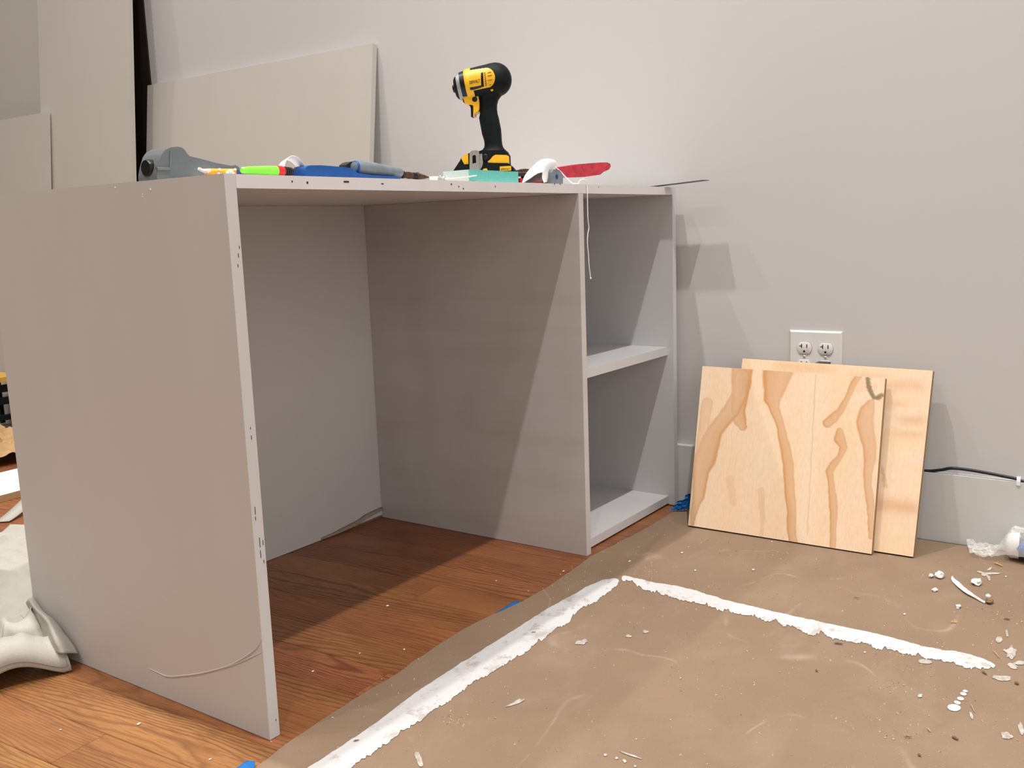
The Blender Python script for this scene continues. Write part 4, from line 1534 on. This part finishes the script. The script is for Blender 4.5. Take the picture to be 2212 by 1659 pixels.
obj('handle_neck', box(x_a + 0.02, x_b - 0.02, -0.003, 0.006, 0.014, max(0.018, zt - 0.004), 0.001), M['dark_iron'], pl)

ygs = 0.032
sp = thing('grey_block', 'small grey plastic block with a blue round insert, right of the dust mask', 'block', (top_pt(1205, ygs).x, ygs, H))
QQ = lambda *q: prof([K1(x, y) if y else (940 + x / 5.185, None) for x, y in q], ygs, sp)
obj('block_body', prism(QQ((1302, None), (1308, 1412), (1330, 1378), (1392, 1385), (1418, 1420), (1432, 1460), (1432, None)), 0, 0.022, 0.0010, 1), M['grey_grip'], sp, 35)
c_ = QQ((1362, 1460))[0]
obj('blue_insert', lathe([(0, 0.0052), (0.0010, 0.0052), (0.0012, 0.0040)], 6, (c_[0], 0.0004, c_[1]), (0, -1, 0)), M['blue_deep'], sp)

rl = thing('steel_ruler', 'blued steel ruler blade jutting over the front edge at the cabinet right end', 'ruler', (1.2575, 0.05, H))
prs = []
for i in range(25):
    y = 0.215 - 0.31 * i / 24
    lift = 0.0004 + 0.0085 * max(0.0, (0.06 - y) / 0.155) ** 1.08
    prs.append((y - 0.05, lift))
rings = []
for y, z in prs:
    rings.append([(-0.0165, y, z), (0.0165, y, z), (0.0165, y, z + 0.0012), (-0.0165, y, z + 0.0012)])
obj('ruler_blade', add_rings(bm_new(), rings), M['ruler'], rl, 30)
for i in range(30):
    y = 0.205 - 0.009 * i - 0.05
    zz = 0.0004 + 0.0085 * max(0.0, (0.06 - (y + 0.05)) / 0.155) ** 1.08 + 0.00125
    ln = 0.009 if i % 5 == 0 else 0.005
    obj('graduation', add_box(bm_new(), -0.0160, -0.0160 + ln, y - 0.0003, y + 0.0003, zz - 0.0001, zz + 0.0001), M['hole'], rl)

# ------------------------------------------------------------------ blue tape scraps
def flat_patch(name, px, z, mat, parent, n=10, wob=0.0006):
    TL_, TR_, BR_, BL_ = [fl(*q, z) for q in px]
    bm = bm_new()
    V = []
    for j in range(n + 1):
        row = []
        for i in range(n + 1):
            p_ = TL_.lerp(TR_, i / n).lerp(BL_.lerp(BR_, i / n), j / n)
            p_.z = z + wob * (0.5 + 0.5 * fbm(p_.x * 60, p_.y * 60))
            row.append(bm.verts.new(p_ - Vector(parent.location)))
        V.append(row)
    for a, b in zip(V[:-1], V[1:]):
        for i in range(n):
            bm.faces.new((a[i], a[i + 1], b[i + 1], b[i]))
    o = obj(name, bm, mat, parent, 80)
    sm = o.modifiers.new('thick', 'SOLIDIFY')
    sm.thickness = 0.0003
    return o


p_ = fl(1090, 1318)
tp = thing('tape_strip', 'blue tape strip peeking out under the edge of the brown paper', 'tape', (p_.x, p_.y, 0))
flat_patch('tape', [(1052, 1336), (1111, 1299), (1136, 1300), (1080, 1338)], 0.0004, M['tape'], tp, 10, 0.0003)
p_ = fl(530, 1652)
tp = thing('tape_strip', 'blue tape scrap on the paper corner beside the cabinet foot, cut by the frame', 'tape', (p_.x, p_.y, 0))
flat_patch('tape', [(533, 1644), (551, 1645), (545, 1692), (470, 1690)], 0.0062, M['tape'], tp, 10, 0.0018)
p_ = fl(1472, 1095)
tp = thing('crumpled_tape', 'crumpled blue tape in the corner between cabinet and plywood', 'tape', (p_.x, p_.y, 0.0045))
for pts in ([(1448, 1104), (1466, 1082), (1484, 1077), (1494, 1096)], [(1444, 1107), (1470, 1096), (1489, 1098), (1468, 1109)], [(1466, 1096), (1484, 1068), (1494, 1064), (1490, 1092)]):
    bm = bm_new()
    V = []
    base = [fl(u, v + 6, 0.004) if k > 1 else fl(u, max(v, 1098), 0.004) for k, (u, v) in enumerate(pts)]
    Q4 = []
    for k, (u, v) in enumerate(pts):
        g_ = fl(u, 1103, 0.004)
        q_ = at(u, v, 1, g_.y)
        q_.z = max(q_.z, 0.0052)
        q_.x = min(q_.x, 1.300)
        Q4.append(q_ - Vector(tp.location))
    n = 9
    for j in range(n + 1):
        row = []
        for i in range(n + 1):
            q_ = Q4[0].lerp(Q4[1], i / n).lerp(Q4[3].lerp(Q4[2], i / n), j / n)
            w_ = 0.004
            q_ = q_ + Vector((w_ * fbm(i * .6, j * .6, 1.0), w_ * fbm(i * .6, j * .6, 5.0), w_ * fbm(i * .6, j * .6, 9.0)))
            q_.z = max(q_.z, 0.0006)
            q_.x = min(q_.x, 1.2995 - tp.location.x)
            row.append(bm.verts.new(q_))
        V.append(row)
    for a, b in zip(V[:-1], V[1:]):
        for i in range(n):
            bm.faces.new((a[i], a[i + 1], b[i + 1], b[i]))
    obj('tape_fold', bm, M['tape'], tp, 30)

# ------------------------------------------------------------------ debris on paper and floor
cs = thing('caulk_strip', 'long white strip of dried caulk with a dirty curled end on the paper', 'caulk strip', on_paper(2090, 1278))
cpx = resample([(2056, 1248), (2062, 1257), (2075, 1270), (2090, 1283), (2105, 1292), (2118, 1299), (2128, 1303)], 40)
rings = []
for i, (u, v) in enumerate(cpx):
    t = i / 39
    w_ = (3.0 + 3.4 * math.sin(math.pi * min(1, t * 1.25 + 0.12)) ** 0.8 - 1.5 * t) * (1 + 0.18 * fbm(t * 9, 2.0))
    a_, b_ = on_paper(u + w_ * 0.45, v - w_ * 0.55), on_paper(u - w_ * 0.45, v + w_ * 0.55)
    h_ = 0.0028 + 0.0012 * fbm(t * 6, 4.0)
    lift = 0.0012 + 0.003 * math.sin(math.pi * t)
    c_ = (a_ + b_) / 2
    rings.append([q - Vector(cs.location) for q in (a_ + Vector((0, 0, lift)), a_.lerp(c_, .4) + Vector((0, 0, lift + h_)), b_.lerp(c_, .4) + Vector((0, 0, lift + h_)), b_ + Vector((0, 0, lift)))])
obj('caulk', add_rings(bm_new(), rings), M['white'], cs, 60)


def chunk(name, u, v, r, mat, parent, sq=(1, 1, 0.7), seed=0, amp=0.35, dz=0.0):
    b = bm_new()
    bmesh.ops.create_icosphere(b, subdivisions=2, radius=1.0)
    for q in b.verts:
        k = 1 + amp * fbm(q.co.x * 1.6 + seed, q.co.y * 1.6, q.co.z * 1.6 + seed)
        q.co = Vector((q.co.x * sq[0], q.co.y * sq[1], q.co.z * sq[2])) * k * r
    zmin = min(q.co.z for q in b.verts)
    p0_ = on_paper(u, v) if fl(u, v).y < edge_y(fl(u, v).x) else fl(u, v, 0.0002)
    base = p0_ + Vector((0, 0, 0.0002 - zmin + dz))
    if parent is None:
        return obj(name, b, mat, None, 50, loc=base)
    for q in b.verts:
        q.co += base - Vector(parent.location)
    return obj(name, b, mat, parent, 50)


chunk('dirty_end', 2137, 1302, 0.0085, M['chip_dark'], cs, (1.1, 0.8, 0.5), 3.0)
chunk('caulk_lump', 2134, 1297, 0.0048, M['crumb'], cs, (1, 1, 0.9), 4.0, 0.3, 0.004)
for i, (u, v, r, lab) in enumerate([(2031, 1246, 0.0092, 'largest white plaster crumb, left of the caulk strip on the paper'),
                                    (2011, 1246, 0.0052, 'small white plaster crumb left of the largest crumb'),
                                    (2109, 1261, 0.0092, 'white plaster crumb just right of the caulk strip middle'),
                                    (2019, 1276, 0.0052, 'white plaster crumb below the largest crumb, nearer the paint line'),
                                    (2070, 1312, 0.0046, 'white plaster crumb below the caulk strip')]):
    tag(chunk('plaster_crumb', u, v, r, M['crumb'], None, (1.25, 0.85, 0.55), i * 2.7, 0.75), lab, 'crumb', 'plaster crumbs around the caulk strip')


def splinter(u, v, ang, ln, w_, mat, lab, grp):
    a_, b_ = on_paper(u - ln / 2 * math.cos(ang), v - ln / 2 * math.sin(ang), 0.0022), on_paper(u + ln / 2 * math.cos(ang), v + ln / 2 * math.sin(ang), 0.0026)
    c_ = (a_ + b_) / 2
    bm = add_tube(bm_new(), [a_ - c_, (a_ - c_) * 0.4 + Vector((0, 0, 0.0006)), (b_ - c_) * 0.5, b_ - c_], [w_ * 0.5, w_, w_ * 0.9, w_ * 0.35], 5)
    o = obj('wood_splinter', bm, mat, None, loc=c_)
    tag(o, lab, 'splinter', grp)


for u, v, a, ln, w_, lab in [(2157, 1220, 0.38, 21, 0.0016, 'pale orange wood splinter just left of the wrapped roller'), (2061, 1346, 0.06, 16, 0.0013, 'pale wood splinter halfway between caulk strip and right paint line'),
                        (2006, 1580, 0.85, 11, 0.0009, 'short pale wood splinter left below the trail of paint drops'), (2152, 1416, 0.85, 22, 0.0007, 'thin pale wood sliver beside the end of the right paint line'),
                        (2101, 1533, 1.1, 20, 0.0006, 'hair-thin pale sliver right of the trail of paint drops')]:
    splinter(u, v, a, ln, w_, M['chip'], lab, 'pale splinters on the paper')
for u, v, a, ln, w_, lab in [(1811, 1392, 0.12, 19, 0.0016, 'dirty grey wood splinter just below the middle of the right paint line'), (2063, 1598, 0.5, 15, 0.0020, 'dark wood splinter straight below the large round paint drop'),
                        (2175, 1339, 0.1, 14, 0.0015, 'dark wood splinter right below the dirty end of the caulk strip'), (2126, 1456, 0.6, 13, 0.0016, 'dark wood splinter just below the end of the right paint line'),
                        (1961, 1595, 0.05, 16, 0.0010, 'thin dark splinter in a sawdust patch left of the lowest splinters'), (1850, 1293, 0.1, 13, 0.0008, 'thin grey splinter above the right paint line, in front of the plywood'),
                        (2196, 1479, 0.4, 9, 0.0025, 'stubby black splinter at the right edge below the paint smears'), (1764, 1451, 0.4, 5, 0.0016, 'tiny black speck of wood alone in the middle of the paper'),
                        (1153, 1370, -0.1, 10, 0.0008, 'thin brown splinter lying on the long paint line, far half'), (770, 1603, -0.2, 13, 0.001, 'thin grey splinter lying on the long paint line, near half'), (1986, 1635, 0.4, 8, 0.0016, 'small dark splinter nearest the bottom edge of the picture')]:
    splinter(u, v, a, ln, w_, M['chip_dark'], lab, 'dark splinters on the paper')
for u, v, r, lab in [(1360, 1214, 0.0026, 'tiny white paint chip on the paper above the corner of the paint lines'), (1473, 1195, 0.0030, 'tiny white paint chip on the paper, left one nearest the front plywood'), (1502, 1233, 0.0025, 'tiny white paint chip on the paper between plywood and right paint line'),
                (1627, 1232, 0.0030, 'tiny white paint chip on the paper below the middle of the plywood'), (1954, 1327, 0.0025, 'tiny white paint chip on the paper left of the caulk strip, lower one'),
                (1667, 1170, 0.0018, 'tiny white paint chip touching the bottom edge of the front plywood'), (1868, 1410, 0.0020, 'tiny white paint chip close below the right paint line'), (2173, 1245, 0.0022, 'tiny white paint chip in front of the wrapped roller'),
                (1987, 1506, 0.0024, 'tiny white paint chip left above the trail of paint drops')]:
    tag(chunk('paint_chip', u, v, r, M['crumb'], None, (1.2, 0.8, 0.5), u * 0.37), lab, 'paint chip', 'paint chips on the paper')
for u, v, r, lab in [(837, 1310, 0.0026, 'largest white paint chip on the oak boards inside the cabinet'), (676, 1451, 0.0018, 'white paint chip on the oak boards nearest the cabinet left foot'), (777, 1412, 0.0014, 'small white paint chip inside the cabinet, between largest chip and paper edge'),
                (1217, 1235, 0.0022, 'white paint chip on the oak boards near the divider foot'), (873, 1404, 0.0018, 'white paint chip on the oak boards close to the paper edge, middle'), (300, 1565, 0.0024, 'white paint chip on the oak boards outside, left of the cabinet foot'),
                (131, 1577, 0.0014, 'tiny white paint chip on the oak boards at the far lower left'), (454, 1641, 0.0016, 'tiny white paint chip on the oak boards just left of the blue tape scrap'), (1072, 1255, 0.0014, 'tiny white paint chip inside the cabinet, in the lit part before the divider')]:
    tag(chunk('paint_chip', u, v, r, M['white'], None, (1.3, 0.8, 0.45), u * 0.37), lab, 'paint chip', 'paint chips on the oak floor')

bm = bm_new()
rs_ = random.Random(11)
TET = [Vector((1, 1, 1)), Vector((1, -1, -1)), Vector((-1, 1, -1)), Vector((-1, -1, 1))]
spots = [(1925, 1490, .012), (2000, 1400, .014), (1950, 1580, .02), (1668, 1172, .02), (1690, 1195, .02), (1475, 1290, .012), (985, 1560, .01), (1395, 1235, .03), (2150, 1330, .025), (1960, 1440, .02)]
cl = [(1.00, -0.40, .16), (0.95, -0.62, .15), (0.65, -0.70, .12), (1.12, -0.25, .08), (0.70, -0.05, .06), (0.55, -0.45, .2), (0.3, -0.3, .2), (0.9, -0.2, .15), (0.45, -0.75, .15)]
cnt = 0
while cnt < 2600:
    if rs_.random() < 0.6:
        if rs_.random() < 0.35:
            u_, v_, s_ = rs_.choice(spots)
            q_ = fl(u_, v_)
            cx_, cy_ = q_.x, q_.y
        else:
            cx_, cy_, s_ = rs_.choice(cl)
        x, y = rs_.gauss(cx_, s_), rs_.gauss(cy_, s_)
    else:
        x, y = rs_.uniform(-0.1, 1.28), rs_.uniform(-1.0, 0.0)
    if x > 1.28 or x < -0.25 or y < -1.1 or (x > 1.08 and -0.62 < y < -0.05):
        continue
    on_p = y < edge_y(x)
    if not on_p and (y > -0.001):
        continue
    z = paper_z(x, y) if on_p else 0.0
    r_ = rs_.choice([0.0003, 0.0004, 0.0005, 0.0007, 0.0010]) * rs_.uniform(0.7, 1.2)
    m_ = Euler((rs_.uniform(0, 6), rs_.uniform(0, 6), rs_.uniform(0, 6))).to_matrix()
    vs = [bm.verts.new(Vector((x, y, z + r_ * 0.6)) + m_ @ Vector((t.x * r_ * 1.5, t.y * r_ * .8, t.z * r_ * .6))) for t in TET]
    for f in ((0, 1, 2), (0, 3, 1), (0, 2, 3), (1, 3, 2)):
        bm.faces.new([vs[i] for i in f])
    cnt += 1
sd = tag(obj('sawdust', bm, M['dust']), 'fine sawdust scattered over the brown paper', 'sawdust')
sd['kind'] = 'stuff'

# ------------------------------------------------------------------ wrapped roller at the right edge
rw = thing('paint_roller', 'white paint roller sleeve wrapped in clear film with a blue cap, at the right edge', 'roller', (1.262, -0.80, 0.004))
obj('sleeve', lathe([(0, 0.012), (0.003, 0.021), (0.010, 0.0255), (0.16, 0.0255), (0.163, 0.02)], 32, (-0.004, 0.066, 0.0262), (0.10, -1, 0)), M['mask'], rw, 40)
obj('dark_seam', lathe([(0.024, 0.0259), (0.025, 0.0265), (0.033, 0.0265), (0.034, 0.0259)], 32, (-0.004, 0.066, 0.0262), (0.10, -1, 0)), M['hole'], rw, 40)
b = bm_new()
pts = [at(2197, 1183, 0, 1.236), at(2204, 1173, 0, 1.238), at(2214, 1167, 0, 1.240), at(2250, 1168, 0, 1.244)]
lo_ = [at(2197, 1187, 0, 1.230), at(2204, 1193, 0, 1.230), at(2213, 1201, 0, 1.230), at(2250, 1212, 0, 1.230)]
o2 = [[q + Vector((0.02, -0.004, 0.0)) - Vector(rw.location) for q in pts], [q - Vector(rw.location) for q in pts], [q.lerp(r_, .45) - Vector(rw.location) - Vector((0.006, 0, 0.0)) for q, r_ in zip(pts, lo_)], [q - Vector(rw.location) - Vector((0.002, 0, 0)) for q in lo_]]
add_rings(b, o2, False, False)
o = obj('blue_cap', b, M['tape'], rw, 20)
sm = o.modifiers.new('thick', 'SOLIDIFY')
sm.thickness = 0.003
sm.offset = -1
bm = bm_new()
V = []
n = 34
for j in range(n + 1):
    row = []
    for i in range(n + 1):
        s, t = i / n, j / n
        x = 1.300 - 0.075 * t
        y = -0.655 - 0.21 * s - 0.02 * t * (1 - s)
        r2 = 0.031 ** 2 - (x - 1.258) ** 2
        up_ = max(0.0, min(1.0, (-0.715 - y) / 0.03))
        z = 0.006 + up_ * (0.029 + math.sqrt(max(r2, 0))) * (1 if r2 > 0 else 0.4)
        z += (0.004 + 0.005 * (1 - up_)) * (0.6 + fbm(i * .35, j * .35, 2.0, 3))
        row.append(bm.verts.new(Vector((min(x, 1.3005), y, max(z, 0.0052))) - Vector(rw.location)))
    V.append(row)
for a, b in zip(V[:-1], V[1:]):
    for i in range(n):
        bm.faces.new((a[i], a[i + 1], b[i + 1], b[i]))
obj('clear_film', bm, M['film'], rw, 25)

# ------------------------------------------------------------------ canvas drop cloth by the left side
dc = thing('drop_cloth', 'bunched off-white canvas drop cloth pushed against the cabinet left side', 'cloth', (-0.10, 0.60, 0))
NI, NJ = 130, 120


def poly(P_, t):
    P_ = [Vector((*q, 0)) for q in P_]
    L_ = [0.0]
    for a, b in zip(P_[:-1], P_[1:]):
        L_.append(L_[-1] + (b - a).length)
    s = t * L_[-1]
    for k in range(len(P_) - 1):
        if s <= L_[k + 1] + 1e-9:
            return P_[k].lerp(P_[k + 1], (s - L_[k]) / (L_[k + 1] - L_[k]))
    return P_[-1]


def ridge(x, y, a, b, amp0, amp1, w0, w1, sharp=2.0):
    d, t, _ = seg_d(x, y, a, b)
    w_ = w0 + (w1 - w0) * t
    return (amp0 + (amp1 - amp0) * t) * math.exp(-(d / w_) ** sharp)


bm = bm_new()
V = []
for i in range(NI + 1):
    s = i / NI
    row = []
    for j in range(NJ + 1):
        t = (j / NJ) ** 1.15
        e0 = poly([(-0.026, 0.447), (-0.014, 0.50), (-0.010, 0.61), (0.05, 0.71), (0.37, 1.255)], t)
        e1 = poly([(-0.50, 0.655), (-0.30, 1.45)], t)
        F = e0.lerp(e1, s)
        # keep the front boundary slightly bowed
        F.y += -0.02 * math.sin(math.pi * s) * (1 - t)
        x, y = F.x, F.y
        z = 0.007 + 0.006 * (1 + fbm(x * 9, y * 9, 1.0))
        z += ridge(x, y, (-0.022, 0.465), (-0.010, 0.630), 0.010, 0.040, 0.018, 0.022, 1.35)
        z += ridge(x, y, (-0.072, 0.500), (-0.036, 0.640), 0.004, 0.020, 0.012, 0.012, 1.5)
        z += ridge(x, y, (-0.120, 0.535), (-0.062, 0.600), 0.004, 0.008, 0.018, 0.014, 1.5)
        z += ridge(x, y, (-0.150, 0.600), (-0.030, 0.780), 0.060, 0.075, 0.014, 0.020, 1.3)
        z += ridge(x, y, (-0.22, 0.62), (0.01, 0.86), 0.050, 0.050, 0.022, 0.030, 1.5)
        z += ridge(x, y, (-0.35, 0.70), (0.10, 0.95), 0.034, 0.026, 0.03, 0.04, 1.6)
        z += ridge(x, y, (-0.1, 1.0), (0.2, 1.08), 0.014, 0.010, 0.03, 0.05)
        z -= ridge(x, y, (-0.090, 0.605), (-0.034, 0.700), 0.045, 0.045, 0.013, 0.016, 1.6)
        z += 0.0035 * fbm(x * 30, y * 30, 4.0) + 0.016 * max(0.0, 0.30 - abs(fbm(x * 5.5 + y * 3, y * 5.5 - x * 2, 8.0, 3))) / 0.30 * min(1, j / 30)
        q_ = j / NJ
        hem = math.exp(-((q_ - 0.035) / 0.045) ** 2)
        arch = 0.030 * math.sin(math.pi * min(1, max(0, (s - 0.02) / 0.30))) ** 1.3
        base = (0.003 + arch)
        if q_ < 0.07:
            k_ = q_ / 0.07
            z = base + (max(z, base + 0.036) - base) * math.sin(k_ * math.pi / 2) ** 0.8
            x += -0.002 * math.sin(k_ * math.pi)
            y += -0.003 * math.sin(k_ * math.pi)
        else:
            z = max(z, 0.004) + (arch + 0.030) * math.exp(-((q_ - 0.07) / 0.022) ** 2) * 0.9
        z = max(z, 0.0035)
        if y < D + 0.012 and x > -0.006:
            x = -0.006
        row.append(bm.verts.new((x - dc.location.x, y - dc.location.y, z)))
    V.append(row)
for a, b in zip(V[:-1], V[1:]):
    for j in range(NJ):
        bm.faces.new((a[j], a[j + 1], b[j + 1], b[j]))
VC = [[q.co.copy() for q in r_] for r_ in V]
o = obj('cloth_sheet', bm, M['canvas'], dc, 70)
sm = o.modifiers.new('thick', 'SOLIDIFY')
sm.thickness = 0.0024
sm.offset = -1
# folded-over hem strip along the front edge
bm = bm_new()
ra, rb, rc = [], [], []
for i in range(70):
    s = 0.005 + 0.55 * i / 69
    ii = s * NI
    k0 = int(ii)
    fr = ii - k0
    g_ = lambda j: VC[k0][j].lerp(VC[k0 + 1][j], fr)
    ra.append(g_(1) + Vector((-0.0020, -0.0026, 0.0002)))
    rb.append(g_(5) + Vector((-0.0026, -0.0034, 0.0008)))
    rc.append(g_(9) + Vector((-0.0014, -0.0020, 0.0024)))
add_rings(bm, [ra, rb, rc], False, False)
o = obj('hem_strip', bm, M['canvas'], dc, 80)
sm = o.modifiers.new('thick', 'SOLIDIFY')
sm.thickness = 0.0010



def patch(name, rows, ku=7, kv=6, rough=0.0012):
    cu_ = [spline(r_, ku) for r_ in rows]
    cv_ = [spline([c[i] for c in cu_], kv) for i in range(len(cu_[0]))]
    for ccol in cv_:
        for q in ccol:
            q += Vector((fbm(q.x * 60, q.z * 60, 1), fbm(q.y * 60, q.z * 60, 2), fbm(q.x * 60, q.y * 60, 3))) * rough
            q.z = max(q.z, 0.003)
            if q.y < D + 0.01:
                q.x = min(q.x, -0.0035)
    bm = add_rings(bm_new(), [[q - Vector(dc.location) for q in ccol] for ccol in cv_], False, False)
    o = obj(name, bm, M['canvas'], dc, 80)
    sm = o.modifiers.new('thick', 'SOLIDIFY')
    sm.thickness = 0.0018
    sm.offset = 0
    return o


Y = lambda *q: [at(u, v, 1, y) for u, v, y in q]
patch('standing_fold', [
    Y((2, 1418, .560), (35, 1416, .540), (75, 1412, .520), (108, 1404, .503)),
    Y((5, 1388, .552), (38, 1384, .528), (72, 1379, .516), (100, 1378, .516)),
    Y((7, 1362, .558), (32, 1360, .536), (62, 1354, .528), (86, 1349, .532)),
    Y((10, 1344, .572), (30, 1349, .552), (50, 1343, .550), (70, 1322, .556)),
    Y((13, 1341, .590), (31, 1347, .580), (49, 1340, .575), (67, 1312, .572)),
    Y((20, 1352, .610), (36, 1356, .605), (50, 1350, .600), (64, 1318, .590))])
PX = lambda u, v: at(u, v, 0, -0.0045)


def row(lu, lv, mu, mv, ru, rv, dl_=0.0, dm=0.012):
    r_ = PX(ru, rv)
    return [at(lu, lv, 1, r_.y + dl_), at((lu + mu) / 2, (lv + mv) / 2, 1, r_.y - dm * 0.4 + dl_ * 0.4), at(mu, mv, 1, r_.y - dm), r_]


patch('standing_fold', [
    row(57, 1302, 64, 1294, 71, 1289.5, 0.010, 0.004),
    row(63, 1316, 76, 1312, 91, 1318, 0.030, 0.004),
    row(75, 1334, 98, 1332, 122, 1345, 0.040, 0.006),
    row(88, 1360, 114, 1358, 143, 1372, 0.040, 0.008),
    row(96, 1384, 125, 1386, 158, 1390, 0.035, 0.010),
    row(104, 1404, 136, 1412, 169, 1412, 0.030, 0.008)])

# ------------------------------------------------------------------ far left, seen past the cabinet's back edge
q_ = fl(20, 1062)
wbd = thing('floor_board', 'white painted board lying flat on the oak floor at the far left', 'board', (0.50, 1.72, 0), 0.08)
obj('board_body', box(-0.16, 0.17, -0.115, 0.14, 0.0005, 0.019, 0.001), [M['ply_edge']], wbd)
obj('painted_face', box(-0.1595, 0.1695, -0.1145, 0.1395, 0.0191, 0.0200), M['white'], wbd)
wc = thing('cardboard_curl', 'curled pale cardboard strip on the oak boards beyond the drop cloth', 'strip', (0.40, 1.42, 0))
bm = bm_new()
ra, rb = [], []
for i in range(24):
    t = i / 23
    p_ = Vector((0.352, 1.405, 0)).lerp(Vector((0.49, 1.475, 0)), t)
    z = 0.0012 + 0.035 * t ** 1.5
    ra.append(p_ + Vector((0.012 - 0.004 * t, -0.016, z + 0.002)) - Vector(wc.location))
    rb.append(p_ + Vector((-0.010, 0.016, z + 0.006 * t)) - Vector(wc.location))
add_rings(bm, [ra, rb], False, False)
o = obj('curl', bm, M['canvas'], wc, 80)
sm = o.modifiers.new('thick', 'SOLIDIFY')
sm.thickness = 0.002

cpp = thing('crumpled_paper', 'crumpled brown wrapping paper heap at the far left edge', 'paper', (0.72, 2.16, 0))
bm = bm_new()
V = []
n = 40
for j in range(n + 1):
    row = []
    for i in range(n + 1):
        x, y = -0.20 + 0.42 * i / n, -0.15 + 0.34 * j / n
        fall = max(0, 1 - (x / 0.22) ** 2) * max(0, 1 - ((y - 0.02) / 0.19) ** 2)
        z = 0.004 + 0.085 * fall ** 0.6 * (0.75 + 0.9 * abs(fbm(x * 8, y * 8, 3.0, 3))) + 0.012 * abs(fbm(x * 25, y * 25, 5.0))
        row.append(bm.verts.new((x + 0.02 * fbm(y * 9, z * 9), y + 0.02 * fbm(x * 9, z * 9, 4.0), z)))
    V.append(row)
for a, b in zip(V[:-1], V[1:]):
    for i in range(n):
        bm.faces.new((a[i], a[i + 1], b[i + 1], b[i]))
obj('paper_sheet', bm, M['brown_paper'], cpp, 25)
gcl = thing('grey_cloth', 'flat grey cloth on the floor under the black stand at the far left', 'cloth', (0.87, 2.54, 0))
bm = bm_new()
V = []
for j in range(21):
    row = []
    for i in range(21):
        x, y = -0.26 + 0.44 * i / 20, -0.16 + 0.46 * j / 20
        row.append(bm.verts.new((x, y, 0.003 + 0.006 * (1 + fbm(x * 8, y * 8, 2.0)) * (0.3 + 0.7 * math.sin(math.pi * i / 20)))))
    V.append(row)
for a, b in zip(V[:-1], V[1:]):
    for i in range(20):
        bm.faces.new((a[i], a[i + 1], b[i + 1], b[i]))
o = obj('cloth_sheet', bm, M['grey_cloth'], gcl, 70)
sm = o.modifiers.new('thick', 'SOLIDIFY')
sm.thickness = 0.002
bs = thing('low_stand', 'low black tubular stand with an ochre wooden top at the far left edge', 'stand', (0.93, 2.62, 0), 0.0)
obj('wooden_top', box(-0.10, 0.12, -0.06, 0.12, 0.190, 0.208, 0.002), M['ochre'], bs)
for zz in (0.163, 0.117, 0.058):
    obj('crossbar', box(-0.095, 0.115, -0.045, -0.025, zz - 0.013, zz + 0.013 if zz > 0.1 else zz + 0.006, 0.003), M['black'], bs)
for sx in (-0.092, 0.098):
    for sy_ in (-0.05, 0.09):
        obj('leg', box(sx, sx + 0.014, sy_, sy_ + 0.014, 0.0125, 0.190, 0.002), M['black'], bs)
